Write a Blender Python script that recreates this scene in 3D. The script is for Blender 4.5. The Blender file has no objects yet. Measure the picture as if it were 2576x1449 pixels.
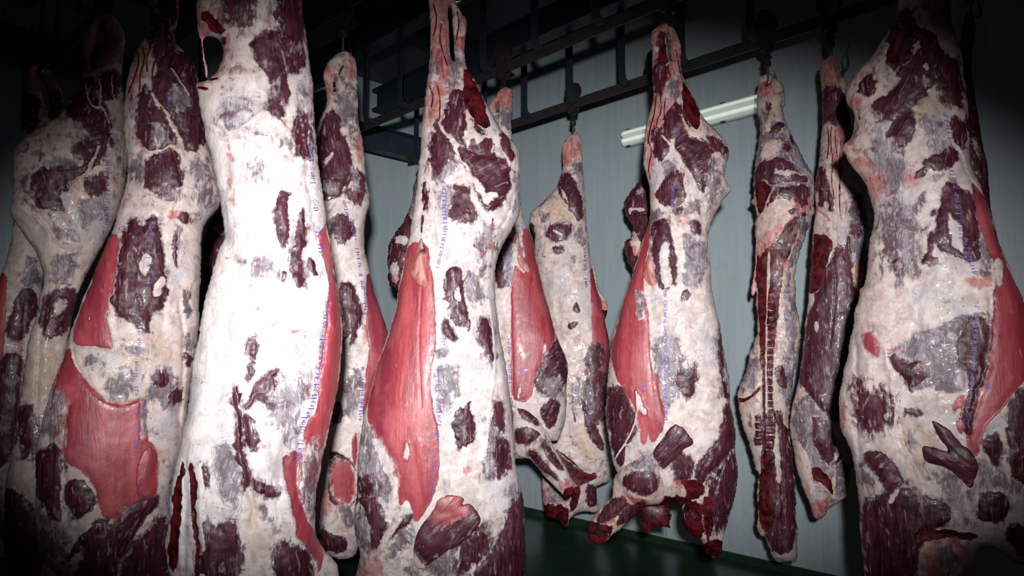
import bpy, bmesh, math, random
import numpy as np
from mathutils import Vector, Matrix, Euler
# ------------------------------------------------------------------ camera, light, exposure
S = bpy.context.scene
COL = S.collection
FPX = 1717.0; CX, CY = 1288.0, 724.5; CAMZ = 1.30; PITCH = math.atan((886-724.5)/FPX)
cd = bpy.data.cameras.new('camera'); cam = bpy.data.objects.new('camera', cd); COL.objects.link(cam)
cd.sensor_width = 36.0; cd.lens = 36.0*FPX/2576.0; cd.clip_start = 0.02
cam.location = (0, 0, CAMZ); cam.rotation_euler = (math.pi/2+PITCH, 0, 0)
S.camera = cam
S.view_settings.view_transform = 'Standard'; S.view_settings.look = 'None'
S.view_settings.gamma = 1.0; S.view_settings.use_curve_mapping = False
S.view_settings.exposure = 0.0
w = bpy.data.worlds.new('world'); S.world = w; w.use_nodes = True
w.node_tree.nodes['Background'].inputs[0].default_value = (0.5, 0.6, 0.65, 1)
w.node_tree.nodes['Background'].inputs[1].default_value = 0.004
def flash(name, loc, target, power, size, blend, scale=(1,1,1), radius=0.04, color=(1.0,0.985,0.98)):
    l = bpy.data.lights.new(name, 'SPOT'); l.energy = power; l.spot_size = math.radians(size); l.spot_blend = blend
    l.shadow_soft_size = radius; l.color = color
    o = bpy.data.objects.new(name, l); COL.objects.link(o); o.location = loc
    d = Vector(target)-Vector(loc); o.rotation_euler = d.to_track_quat('-Z', 'Y').to_euler(); o.scale = scale
    return o
# the photographer's flash, just behind and above the lens, plus an added spot that brightens the nearest side
fm = flash('flash_main', (0.02, -0.40, 1.52), (0.03, 3.0, 1.51), 196, 49, 1.0, (1.85,1,1), .05)
fm.data.use_nodes = True; _t = fm.data.node_tree; _e = _t.nodes['Emission']; _f = _t.nodes.new('ShaderNodeLightFalloff'); _f.inputs['Strength'].default_value = 1.0
_t.links.new(_f.outputs['Linear'], _e.inputs['Strength'])
flash('near_fill', (-0.30, -0.30, 1.42), (-0.80, 2.0, 1.42), 62, 36, 1.0, (1,1.25,1))

# ------------------------------------------------------------------ projection helpers
CP, SP = math.cos(PITCH), math.sin(PITCH)
def ray(p):
    p = np.asarray(p, float); dx = (p[:,0]-CX)/FPX; dy = -(p[:,1]-CY)/FPX
    return np.stack([dx, CP-dy*SP, SP+dy*CP], 1)
def at(px, py, Y):
    r = ray([(px,py)])[0]; t = Y/r[1]
    return Vector((r[0]*t, Y, CAMZ+r[2]*t))
class Frame:
    """upright plane facing the camera's side of the room, u to the right, v up, n towards the viewer"""
    def __init__(s, cx, D):
        s.a = math.atan((cx-CX)/FPX/CP); s.h = np.array([math.sin(s.a), math.cos(s.a)]); s.x = np.array([math.cos(s.a), -math.sin(s.a)])
        s.R = D/math.cos(s.a); s.D = D; s.mpp = s.R/FPX*math.cos(s.a)
    def uv(s, p, n=0.0):
        r = ray(p); t = (s.R-n)/(r[:,:2]@s.h)
        return np.stack([(r[:,:2]@s.x)*t, CAMZ+r[:,2]*t], 1)
    def px(s, u, v, n):
        f = s.R-n; X = u*s.x[0]+f*s.h[0]; Y = u*s.x[1]+f*s.h[1]; Z = v-CAMZ
        c = Y*CP+Z*SP; up = -Y*SP+Z*CP
        return np.stack([CX+FPX*X/c, CY-FPX*up/c], 1)
    def world(s, u, v, n):
        f = s.R-n; return Vector((u*s.x[0]+f*s.h[0], u*s.x[1]+f*s.h[1], v))
ORG = dict(A=(0,0),B=(0,724),C=(400,0),D=(400,724),E=(780,0),F=(780,724),G=(1200,0),H=(1200,724),I=(1600,0),J=(1600,724),K=(2016,0),L=(2016,724))
def P(s):
    out = []; o = (0,0); k = 560/1119
    for tok in s.split():
        if ':' in tok:
            t, tok = tok.split(':'); o = ORG[t]
            if not tok: continue
        a, b = tok.split(','); out.append((o[0]+float(a)*k, o[1]+float(b)*k))
    return np.array(out)
def chaikin(p, n, closed=True):
    for _ in range(n):
        if closed: q = np.roll(p, -1, 0); p = np.stack([.75*p+.25*q, .25*p+.75*q], 1).reshape(-1, 2)
        else:
            q = p[1:]; r = p[:-1]; m = np.stack([.75*r+.25*q, .25*r+.75*q], 1).reshape(-1, 2); p = np.vstack([p[:1], m, p[-1:]])
    return p
def segd(X, Y, p, closed=True):
    d = np.full(X.shape, 1e18); n = len(p)
    for i in range(n if closed else n-1):
        a = p[i]; b = p[(i+1) % n]; e = b-a; L = e@e+1e-12
        t = np.clip(((X-a[0])*e[0]+(Y-a[1])*e[1])/L, 0, 1)
        d = np.minimum(d, (X-a[0]-t*e[0])**2+(Y-a[1]-t*e[1])**2)
    return np.sqrt(d)
def sdf(X, Y, p):
    d = segd(X, Y, p); ins = np.zeros(X.shape, bool); n = len(p)
    for i in range(n):
        a = p[i]; b = p[(i+1) % n]
        if a[1] == b[1]: continue
        c = ((a[1] > Y) != (b[1] > Y)) & (X < (b[0]-a[0])*(Y-a[1])/(b[1]-a[1])+a[0])
        ins ^= c
    return np.where(ins, d, -d)
def vnoise(x, y, cell, seed):
    rs = np.random.RandomState(seed); T = rs.rand(97, 97)
    fx = x/cell+31.7; fy = y/cell+17.3; ix = np.floor(fx).astype(int); iy = np.floor(fy).astype(int); tx = fx-ix; ty = fy-iy
    tx = tx*tx*(3-2*tx); ty = ty*ty*(3-2*ty); g = lambda i, j: T[i % 97, j % 97]
    return (g(ix,iy)*(1-tx)*(1-ty)+g(ix+1,iy)*tx*(1-ty)+g(ix,iy+1)*(1-tx)*ty+g(ix+1,iy+1)*tx*ty)*2-1
def blur(a, n):
    for _ in range(n):
        a = (a+np.roll(a,1,0)+np.roll(a,-1,0)+np.roll(a,1,1)+np.roll(a,-1,1))/5
    return a
def inflate(mask, g):
    """height of a soft body filling the outline"""
    lv = [mask]
    while min(lv[-1].shape) > 24: lv.append(lv[-1][::2, ::2])
    u = np.zeros(lv[-1].shape); k = len(lv)-1
    for m in reversed(lv):
        if u.shape != m.shape:
            u = np.repeat(np.repeat(u, 2, 0), 2, 1)[:m.shape[0], :m.shape[1]]
            u = np.pad(u, ((0, m.shape[0]-u.shape[0]), (0, m.shape[1]-u.shape[1])), mode='edge')
        h = g*2**k; u = u*m
        for _ in range(500 if k == len(lv)-1 else 60):
            v = np.zeros_like(u); v[1:-1,1:-1] = (u[2:,1:-1]+u[:-2,1:-1]+u[1:-1,2:]+u[1:-1,:-2]+h*h)*.25
            u = v*m
        k -= 1
    return np.sqrt(2*np.maximum(u, 0))
# ------------------------------------------------------------------ node helpers and materials
class NT:
    def __init__(s, name):
        s.m = bpy.data.materials.new(name); s.m.use_nodes = True; s.t = s.m.node_tree; s.n = s.t.nodes; s.b = s.n['Principled BSDF']
    def new(s, typ, **kw):
        o = s.n.new(typ)
        for k, v in kw.items(): setattr(o, k, v)
        return o
    def put(s, sock, v):
        if isinstance(v, bpy.types.NodeSocket): s.t.links.new(v, sock)
        elif isinstance(v, (tuple, list)) and len(v) == 3 and sock.type == 'RGBA': sock.default_value = (*v, 1)
        else: sock.default_value = v
    def math(s, op, a, b=0.0, c=0.0, clamp=False):
        o = s.new('ShaderNodeMath', operation=op, use_clamp=clamp)
        s.put(o.inputs[0], a); s.put(o.inputs[1], b)
        if len(o.inputs) > 2: s.put(o.inputs[2], c)
        return o.outputs[0]
    def step(s, v, lo, hi):
        o = s.new('ShaderNodeMapRange', interpolation_type='SMOOTHSTEP'); s.put(o.inputs[0], v); s.put(o.inputs[1], lo); s.put(o.inputs[2], hi)
        return o.outputs[0]
    def mix(s, f, a, b):
        o = s.new('ShaderNodeMix', data_type='RGBA'); s.put(o.inputs[0], f); s.put(o.inputs[6], a); s.put(o.inputs[7], b); return o.outputs[2]
    def noise(s, vec, scale, detail=3.0, rough=.55, dist=0.0):
        o = s.new('ShaderNodeTexNoise'); s.put(o.inputs['Vector'], vec); o.inputs['Scale'].default_value = scale
        o.inputs['Detail'].default_value = detail; o.inputs['Roughness'].default_value = rough; o.inputs['Distortion'].default_value = dist
        return o.outputs[0]
    def bump(s, h, dist, strength=1.0, nrm=None):
        o = s.new('ShaderNodeBump'); s.put(o.inputs['Height'], h); o.inputs['Distance'].default_value = dist; o.inputs['Strength'].default_value = strength
        if nrm is not None: s.put(o.inputs['Normal'], nrm)
        return o.outputs[0]
def meat_material():
    q = NT('carcass_flesh'); n = q
    tc = n.new('ShaderNodeTexCoord'); oi = n.new('ShaderNodeObjectInfo')
    add = n.new('ShaderNodeVectorMath', operation='ADD'); n.put(add.inputs[0], tc.outputs['Object']); n.put(add.inputs[1], oi.outputs['Location'])
    co = add.outputs[0]
    A = n.new('ShaderNodeAttribute', attribute_name='flesh_a'); B = n.new('ShaderNodeAttribute', attribute_name='flesh_b')
    sa = n.new('ShaderNodeSeparateColor'); n.put(sa.inputs[0], A.outputs['Color']); sb = n.new('ShaderNodeSeparateColor'); n.put(sb.inputs[0], B.outputs['Color'])
    aM, aR, aG, aP = sa.outputs[0], sa.outputs[1], sa.outputs[2], A.outputs['Alpha']
    aD, aY, aW, aT = sb.outputs[0], sb.outputs[1], sb.outputs[2], B.outputs['Alpha']
    rot = n.new('ShaderNodeVectorRotate', rotation_type='Y_AXIS'); n.put(rot.inputs['Vector'], co); n.put(rot.inputs['Angle'], aT)
    mp = n.new('ShaderNodeMapping'); n.put(mp.inputs[0], rot.outputs[0]); mp.inputs['Scale'].default_value = (1, .35, .09)
    mp2 = n.new('ShaderNodeMapping'); n.put(mp2.inputs[0], rot.outputs[0]); mp2.inputs['Scale'].default_value = (1, .6, .3)
    fib = n.noise(mp.outputs[0], 130, 4, .6)           # muscle fibres
    fibc = n.noise(mp.outputs[0], 30, 3, .55)          # broad fibre bands
    rag = n.noise(mp2.outputs[0], 55, 6, .62, .5)      # ragged edges
    blo = n.noise(co, 22, 5, .62, .8)
    big = n.noise(co, 6, 3, .55)
    fine = n.noise(co, 210, 3, .6)
    r = n.math('MULTIPLY_ADD', rag, 2.4, -1.2); r = n.math('MULTIPLY_ADD', blo, 2.2, n.math('SUBTRACT', r, 1.1)); r = n.math('MULTIPLY_ADD', fib, .9, n.math('SUBTRACT', r, .45))
    def mask(a, gain, w, bias=0.0): return n.step(n.math('MULTIPLY_ADD', r, gain, n.math('ADD', a, bias)), -w, w)
    # fat
    c = n.mix(n.step(blo, .38, .66), (.68,.53,.475), (.47,.315,.27))
    c = n.mix(n.step(big, .48, .72), c, (.50,.45,.48))
    c = n.mix(n.math('MULTIPLY', n.step(n.noise(co, 70, 4, .7, 1.5), .56, .72), .55), c, (.56,.26,.23))
    c = n.mix(n.math('MULTIPLY', n.step(rag, .52, .72), .6), c, (.86,.82,.82))
    c = n.mix(aW, c, n.mix(n.math('MULTIPLY', n.step(big, .55, .68), .6), n.mix(n.step(blo, .40, .64), (.84,.78,.78), (.66,.56,.55)), (.56,.54,.58)))
    sg = n.math('MULTIPLY', n.step(n.noise(mp2.outputs[0], 19, 5, .62, .6), .50, .68), .62); c = n.mix(sg, c, n.mix(n.step(big, .4, .6), (.33,.27,.29), (.40,.37,.42)))
    yl = mask(aY, .7, .5); c = n.mix(n.math('MULTIPLY', yl, .42), c, n.mix(blo, (.66,.40,.20), (.40,.30,.20)))
    # thin grey membrane over meat
    gc = n.mix(n.step(fibc, .35, .64), (.115,.065,.09), (.27,.22,.27)); gc = n.mix(n.math('MULTIPLY', n.step(n.noise(mp2.outputs[0], 150, 4, .7, .3), .50, .66), .75), gc, (.58,.56,.61)); gc = n.mix(n.math('MULTIPLY', n.step(rag, .55, .66), .65), gc, (.66,.64,.68)); gc = n.mix(n.math('MULTIPLY', n.step(blo, .54, .62), .8), gc, (.09,.035,.05)); gc = n.mix(n.math('MULTIPLY', n.step(n.noise(co, 9, 3, .5), .50, .62), .65), gc, (.085,.075,.10))
    mg = mask(aG, .85, .30); c = n.mix(n.math('MULTIPLY', mg, .92), c, gc)
    # blood stained
    mpk = mask(aP, .9, .35); c = n.mix(n.math('MULTIPLY', mpk, .75), c, n.mix(n.step(rag, .4, .6), (.34,.018,.020), (.60,.24,.21)))
    # red sheet muscle
    rc = n.mix(n.step(fibc, .3, .7), (.30,.028,.045), (.47,.075,.088)); rc = n.mix(n.math('MULTIPLY', n.step(fib, .55, .75), .28), rc, (.66,.28,.29))
    rc = n.mix(n.math('MULTIPLY', n.step(blo, .58, .70), .45), rc, (.34,.03,.05))
    rc = n.mix(n.math('MULTIPLY', n.step(rag, .60, .72), .3), rc, (.72,.42,.45))
    rc = n.mix(n.math('MULTIPLY', n.step(n.noise(mp.outputs[0], 9, 3, .55), .46, .66), .60), rc, (.19,.022,.050)); rc = n.mix(n.math('MULTIPLY', n.step(big, .50, .66), .45), rc, (.56,.13,.15))
    mr = mask(aR, .5, .35); c = n.mix(mr, c, rc)
    # dark muscle
    mc = n.mix(n.step(fib, .35, .68), (.030,.005,.011), (.110,.022,.038)); mc = n.mix(n.math('MULTIPLY', n.step(fibc, .52, .74), .5), mc, (.19,.07,.10))
    mc = n.mix(n.math('MULTIPLY', n.step(rag, .57, .67), .5), mc, (.50,.38,.43))
    mm = mask(aM, .60, .20, .24); c = n.mix(mm, c, mc)
    dc = n.mix(n.step(blo, .35, .7), (.018,.001,.003), (.150,.009,.016)); md = mask(aD, .5, .15); c = n.mix(md, c, dc)  # deep red, also the painted shade in slits and gaps
    ve = n.math('ABSOLUTE', n.math('SUBTRACT', n.noise(co, 8, 3, .6, 1.2), .5)); vm = n.math('MULTIPLY', n.step(ve, .007, .001), n.step(n.noise(co, 9, 2, .5), .52, .60))
    c = n.mix(n.math('MULTIPLY', vm, n.math('SUBTRACT', .22, n.math('MULTIPLY', n.math('MAXIMUM', mm, mr), .2))), c, (.42,.06,.05))
    # droplets and nicks of blood
    sp = n.math('MULTIPLY', n.step(n.noise(co, 120, 1, .5), .705, .73), n.step(big, .5, .6)); c = n.mix(n.math('MULTIPLY', sp, .85), c, (.35,.012,.012))
    q.put(q.b.inputs['Base Color'], c)
    lean = n.math('MAXIMUM', n.math('MAXIMUM', mm, md), mr)
    rg = n.math('MULTIPLY_ADD', blo, .30, .28); q.put(q.b.inputs['Roughness'], rg)
    q.put(q.b.inputs['Specular IOR Level'], n.math('MULTIPLY_ADD', mr, .12, .5))
    q.b.inputs['Coat Weight'].default_value = .06; q.b.inputs['Coat Roughness'].default_value = .12
    h = n.math('MULTIPLY_ADD', lean, -1.6, n.math('MULTIPLY', rag, 2.0))
    h = n.math('ADD', h, n.math('MULTIPLY', n.math('MULTIPLY', blo, 1.5), n.math('SUBTRACT', 1.0, mr)))
    nr = n.bump(h, .0013, .7)
    hf = n.math('ADD', n.math('MULTIPLY', fib, lean), n.math('MULTIPLY', fine, n.math('MULTIPLY_ADD', lean, -1.1, 1.6)))
    nr = n.bump(hf, .0010, .8, nr)
    q.put(q.b.inputs['Normal'], nr)
    return q.m
FLESH = meat_material()
def simple(name, col, rough=.5, metal=0.0, c2=None, sc=8, bump=0.0, spec=.5, emit=None):
    q = NT(name); tc = q.new('ShaderNodeTexCoord'); nz = q.noise(tc.outputs['Object'], sc, 6, .65, .3)
    q.put(q.b.inputs['Base Color'], q.mix(q.step(nz, .35, .68), col, c2 or tuple(x*.7 for x in col)))
    q.put(q.b.inputs['Roughness'], q.math('MULTIPLY_ADD', nz, .3, rough-.15)); q.b.inputs['Metallic'].default_value = metal
    q.b.inputs['Specular IOR Level'].default_value = spec
    if bump: q.put(q.b.inputs['Normal'], q.bump(nz, bump))
    if emit: q.b.inputs['Emission Color'].default_value = (*emit[0], 1); q.b.inputs['Emission Strength'].default_value = emit[1]
    return q.m
INK = simple('violet_stamp_ink', (.09,.05,.34), .5, c2=(.17,.12,.46), sc=60)
STEEL = simple('hook_steel', (.5,.5,.5), .3, .9, (.3,.28,.27), 30)
BLACK = simple('blackened_iron', (.022,.022,.024), .55, .3, (.05,.03,.022), 20, .002)
RAILM = simple('painted_rail_steel', (.035,.038,.044), .5, .3, (.06,.035,.03), 9, .002)
BEAM = simple('dark_blue_beam_paint', (.020,.034,.050), .5, .1, (.014,.024,.034), 7, .001)
BOLT = simple('dull_bolt_steel', (.12,.13,.14), .4, .8)
# ------------------------------------------------------------------ object helpers
def link(name, me, mat, parent=None):
    o = bpy.data.objects.new(name, me); COL.objects.link(o)
    if mat: me.materials.append(mat)
    if parent: o.parent = parent
    return o
def tag(o, label=None, cat=None, group=None, kind=None):
    for k, v in (('label',label),('category',cat),('group',group),('kind',kind)):
        if v: o[k] = v
    return o
def empty(name, loc, rz=0):
    o = bpy.data.objects.new(name, None); COL.objects.link(o); o.location = loc; o.rotation_euler = (0,0,rz); o.empty_display_size = .05
    return o
def bmo(name, bm, mat, parent=None, smooth=False):
    me = bpy.data.meshes.new(name); bmesh.ops.recalc_face_normals(bm, faces=bm.faces); bm.to_mesh(me); bm.free()
    if smooth: me.shade_smooth()
    return link(name, me, mat, parent)
def box(bm, c, s, M=None, bev=0.0):
    r = bmesh.ops.create_cube(bm, size=1); vs = r['verts']
    bmesh.ops.scale(bm, vec=s, verts=vs); bmesh.ops.translate(bm, vec=c, verts=vs)
    if bev: 
        es = list({e for v in vs for e in v.link_edges}); rr = bmesh.ops.bevel(bm, geom=es, offset=bev, segments=2, affect='EDGES'); vs = list({v for f in rr['faces'] for v in f.verts} | {v for v in vs if v.is_valid})
    if M is not None: bmesh.ops.transform(bm, matrix=M, verts=vs)
    return vs
def cyl(bm, a, b, r, seg=16, r2=None):
    a = Vector(a); b = Vector(b); d = b-a
    M = Matrix.Translation((a+b)/2) @ d.to_track_quat('Z','Y').to_matrix().to_4x4()
    return bmesh.ops.create_cone(bm, cap_ends=True, segments=seg, radius1=r, radius2=r if r2 is None else r2, depth=d.length, matrix=M)['verts']
def tube(bm, pts, r, seg=10, taper=None):
    pts = [Vector(p) for p in pts]; rings = []; up = None
    for i, p in enumerate(pts):
        t = (pts[min(i+1,len(pts)-1)]-pts[max(i-1,0)]).normalized()
        if up is None: up = t.orthogonal().normalized()
        up = (up-t*up.dot(t)).normalized(); s = t.cross(up)
        rr = r*(taper[i] if taper else 1)
        rings.append([bm.verts.new(p+(up*math.cos(a)+s*math.sin(a))*rr) for a in [2*math.pi*j/seg for j in range(seg)]])
    for a, b in zip(rings, rings[1:]):
        for j in range(seg): bm.faces.new((a[j], a[(j+1)%seg], b[(j+1)%seg], b[j]))
    bm.faces.new(rings[0][::-1]); bm.faces.new(rings[-1])
# ------------------------------------------------------------------ the flesh builder
CH = dict(m=0, r=1, g=2, p=3, d=4, y=5, w=6)
def flesh(name, fr, spec, root, step=3.6, k=.8, tmax=.21, seed=1, base=None, cf=.85, n0=.0, default=None, back=.75, rag=.0014, lump=1.0, tone=0.0):
    """spec: dict out, holes, ops. base: body sampler that a part lies on"""
    step *= .78; rs = random.Random(seed)
    out = chaikin(P(spec['out']), 2); g = step*fr.mpp
    poly = fr.uv(out, n0); holes = [fr.uv(chaikin(P(h), 2), n0) for h in spec.get('holes', [])]
    lo = poly.min(0)-4*g; hi = poly.max(0)+4*g
    nu = int((hi[0]-lo[0])/g)+1; nv = int((hi[1]-lo[1])/g)+1
    U, V = np.meshgrid(lo[0]+g*np.arange(nu), lo[1]+g*np.arange(nv), indexing='xy')   # [nv,nu]
    d = sdf(U, V, poly)
    d = d+rag*vnoise(U, V, .018, seed)+rag*.7*vnoise(U, V, .007, seed+1)+rag*1.5*vnoise(U, V, .05, seed+2)
    for h in holes: d = np.minimum(d, -sdf(U, V, h))
    ins = d > 0
    H = inflate(ins, g)*k; H = tmax*np.tanh(H/tmax)
    bs = np.zeros_like(H)
    if base is not None: bs = base(U, V)*cf
    gy, gx = np.gradient(d, g); gl = np.maximum(gx*gx+gy*gy, .2)
    rim = d <= 0; mv = np.clip(-d, 0, 1.6*g)*rim
    Uu = U+gx/gl*mv; Vv = V+gy/gl*mv
    # cells that hold at least one inside corner
    cell = ins[:-1,:-1] | ins[1:,:-1] | ins[:-1,1:] | ins[1:,1:]
    used = np.zeros_like(ins); used[:-1,:-1] |= cell; used[1:,:-1] |= cell; used[:-1,1:] |= cell; used[1:,1:] |= cell
    Hf = H*(~rim)
    N = used.sum(); idx = np.full(ins.shape, -1); idx[used] = np.arange(N)
    u = Uu[used]; v = Vv[used]; hh = Hf[used]; b0 = bs[used]+n0; dd = np.maximum(d[used], 0)
    px = fr.px(u, v, hh+b0); X, Y = px[:,0], px[:,1]; mpp = fr.mpp
    C = [np.full(N, -3.0) for _ in range(7)]; C[2][:] = -.72; C[3][:] = -.92; C[5][:] = -1.0; C[6][:] = -1
    zt = np.clip((v-1.75)/.55, 0, 1)+np.clip((1.0-v)/.5, 0, 1)*.8
    C[2] += (.42*zt+.30*vnoise(u, v*.6, .13, seed+21)+.12)*(1 if base is None else .4); C[3] += .30*zt+.28*vnoise(u, v*.7, .10, seed+22)
    if default: C[CH[default[0]]][:] = default[1]
    th = np.zeros(N); rel = np.zeros(N)
    def wob(sd): return (.0070*vnoise(u, v, .034, sd)+.0042*vnoise(u, v, .015, sd+1)+.0030*vnoise(u, v, .0075, sd+2))/mpp
    WX, WY = wob(seed+41), wob(seed+51)*1.3; X0, Y0 = X, Y
    for line in spec.get('ops', '').strip().splitlines():
        line = line.strip()
        if not line: continue
        hd, pts = line.split(' ', 1); pts = P(pts); t = hd[0]; ar = hd[1:].split(','); f = float(ar[0])/1000; f *= {'m':1.6,'g':1.5,'p':1.3,'f':1.3,'d':1.2}.get(t, 1) if f > .005 else 1; ang = float(ar[1]) if len(ar) > 1 else 0.0
        wk = {'m':1.0,'f':1.0,'g':1.1,'p':1.2,'y':1.2,'d':.55,'r':.35,'w':1,'T':.85,'V':.6}.get(t, .35)*(.25 if f <= .005 else 1)*(.4 if base is not None else 1)
        X = X0+WX*wk; Y = Y0+WY*wk
        if t == 'B':
            pp = chaikin(pts, 1, False); pad = 3*f/mpp+2; sel = (X > pp[:,0].min()-pad) & (X < pp[:,0].max()+pad) & (Y > pp[:,1].min()-pad) & (Y < pp[:,1].max()+pad)
            q = segd(X[sel], Y[sel], pp, False)*mpp; vv = np.clip((f-q)/f, -1.2, 1)
            C[4][sel] = np.maximum(C[4][sel], vv-.15); C[3][sel] = np.maximum(C[3][sel], vv+.5); rel[sel] += .001*np.exp(-(q/f)**2)
            continue
        if t in 'TV':
            hg = ang/1000; pp = chaikin(pts, 1, False); pad = 4*f/mpp
            sel = (X > pp[:,0].min()-pad) & (X < pp[:,0].max()+pad) & (Y > pp[:,1].min()-pad) & (Y < pp[:,1].max()+pad)
            if not sel.any(): continue
            q = segd(X[sel], Y[sel], pp, False)*mpp
            rel[sel] += hg*np.exp(-(q/f)**2)
            if t == 'T':
                vv = np.clip((f*1.0-q)/(f*.6), -1, 1)
                for c in (0,1,2,3,4): C[c][sel] = np.minimum(C[c][sel], -vv)
            continue
        pp = chaikin(pts, 1); pad = f*3.1/mpp+2
        sel = (X > pp[:,0].min()-pad) & (X < pp[:,0].max()+pad) & (Y > pp[:,1].min()-pad) & (Y < pp[:,1].max()+pad)
        if not sel.any(): continue
        q = sdf(X[sel], Y[sel], pp)*mpp; vv = np.clip(q/f, -3, 1.3); far = vv
        if t != 'f' : C[CH[t]][sel] = np.maximum(C[CH[t]][sel], far)
        for c in range(7):
            if (t == 'f' or c != CH[t]) and not (t in 'py' and c in (0,1,2,4)): C[c][sel] = np.minimum(C[c][sel], -vv)
        if t == 'm' and f > .006:
            w2 = .016+.022*rs.random(); s0 = .1+.35*rs.random(); gv = s0+np.minimum(q, 0)/w2; C[2][sel] = np.where(q <= f*.4, np.maximum(C[2][sel], np.maximum(gv, -3)), C[2][sel])
        th[sel] = np.where(q > -.004, math.radians(ang), th[sel])
        bl = {'m':.006,'r':.004,'d':-.004,'f':.003,'g':.002,'p':0,'y':0}[t]
        rel[sel] += bl*np.clip(q/.03, 0, 1)**.7*(1 if f < .03 else .4)
    soft = np.clip(dd/.03, 0, 1)
    nz = .010*vnoise(u, v*.6, .11, seed+5)+.005*vnoise(u, v*.7, .045, seed+6)+.0016*vnoise(u, v, .019, seed+7)+.0006*vnoise(u, v, .009, seed+8)
    rel = rel+nz*lump*(1-.75*np.clip(C[1]*2, 0, 1))*.8
    hf = hh+rel*soft*(1 if base is None else .6); rimv = rim[used]
    hf = np.where(rimv, 0, np.maximum(hf, .001))
    # mesh: front verts, then back verts for the ones off the rim
    nb = ~rimv; bi = np.full(N, -1); bi[nb] = N+np.arange(nb.sum()); bi[rimv] = np.arange(N)[rimv]
    uc = float((out[:,0].min()+out[:,0].max())/2); o2 = fr.uv([(uc, 700)], 0)[0]
    top = float(V[ins].max()); org = np.array([o2[0], -0.0, top])
    hb = -hh[nb]*back if base is None else -np.minimum(hh[nb]*back, .03)
    co = np.zeros((N+nb.sum(), 3)); co[:N,0] = u; co[:N,1] = -(hf+b0); co[:N,2] = v
    co[N:,0] = u[nb]; co[N:,1] = -(hb+b0[nb]); co[N:,2] = v[nb]
    co -= org
    a = idx[:-1,:-1][cell]; b = idx[:-1,1:][cell]; c_ = idx[1:,1:][cell]; e = idx[1:,:-1][cell]
    F = np.stack([a,b,c_,e],1); G = np.stack([bi[e],bi[c_],bi[b],bi[a]],1)
    ok = ~(rimv[a]&rimv[b]&rimv[c_]&rimv[e]); F = F[ok]; G = G[ok]; Q = np.vstack([F,G]).astype(np.int32)
    me = bpy.data.meshes.new(name); me.vertices.add(len(co)); me.vertices.foreach_set('co', co.astype(np.float32).ravel())
    me.loops.add(Q.size); me.loops.foreach_set('vertex_index', Q.ravel()); me.polygons.add(len(Q)); me.polygons.foreach_set('loop_start', np.arange(0, Q.size, 4, dtype=np.int32))
    me.update(calc_edges=True); me.polygons.foreach_set('use_smooth', np.ones(len(Q), bool))
    ex = lambda z: np.concatenate([z, z[nb]])
    wv = tone*(1-.75*np.clip((v-1.75)/.5, 0, 1));  wv = np.maximum(wv, np.clip(C[6]*.5+.5, 0, 1)*(C[6] > -.99))
    for nm, cols in (('flesh_a', (C[0],C[1],C[2],C[3])), ('flesh_b', (C[4],C[5],wv,th))):
        at_ = me.attributes.new(nm, 'FLOAT_COLOR', 'POINT'); at_.data.foreach_set('color', np.stack([ex(z) for z in cols],1).astype(np.float32).ravel())
    o = link(name, me, FLESH)
    ow = fr.world(org[0], org[2], 0.0)
    if root is None:
        o.location = ow; o.rotation_euler = (0,0,-fr.a)
    else:
        o.parent = root; d_ = ow-root.location; o.location = Matrix.Rotation(fr.a, 3, 'Z') @ d_
    HF = np.zeros_like(H); HF[used] = hf+b0
    HS = blur(np.where(used, HF, 0), 4)
    def sampler(uu, vv, field=HF):
        x = np.clip((np.asarray(uu)-lo[0])/g, 0, nu-1.001); y = np.clip((np.asarray(vv)-lo[1])/g, 0, nv-1.001); i = x.astype(int); j = y.astype(int); fx = x-i; fy = y-j
        return field[j,i]*(1-fx)*(1-fy)+field[j,i+1]*fx*(1-fy)+field[j+1,i]*(1-fx)*fy+field[j+1,i+1]*fx*fy
    return o, sampler, (lambda a_, b_: sampler(a_, b_, HS))
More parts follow.
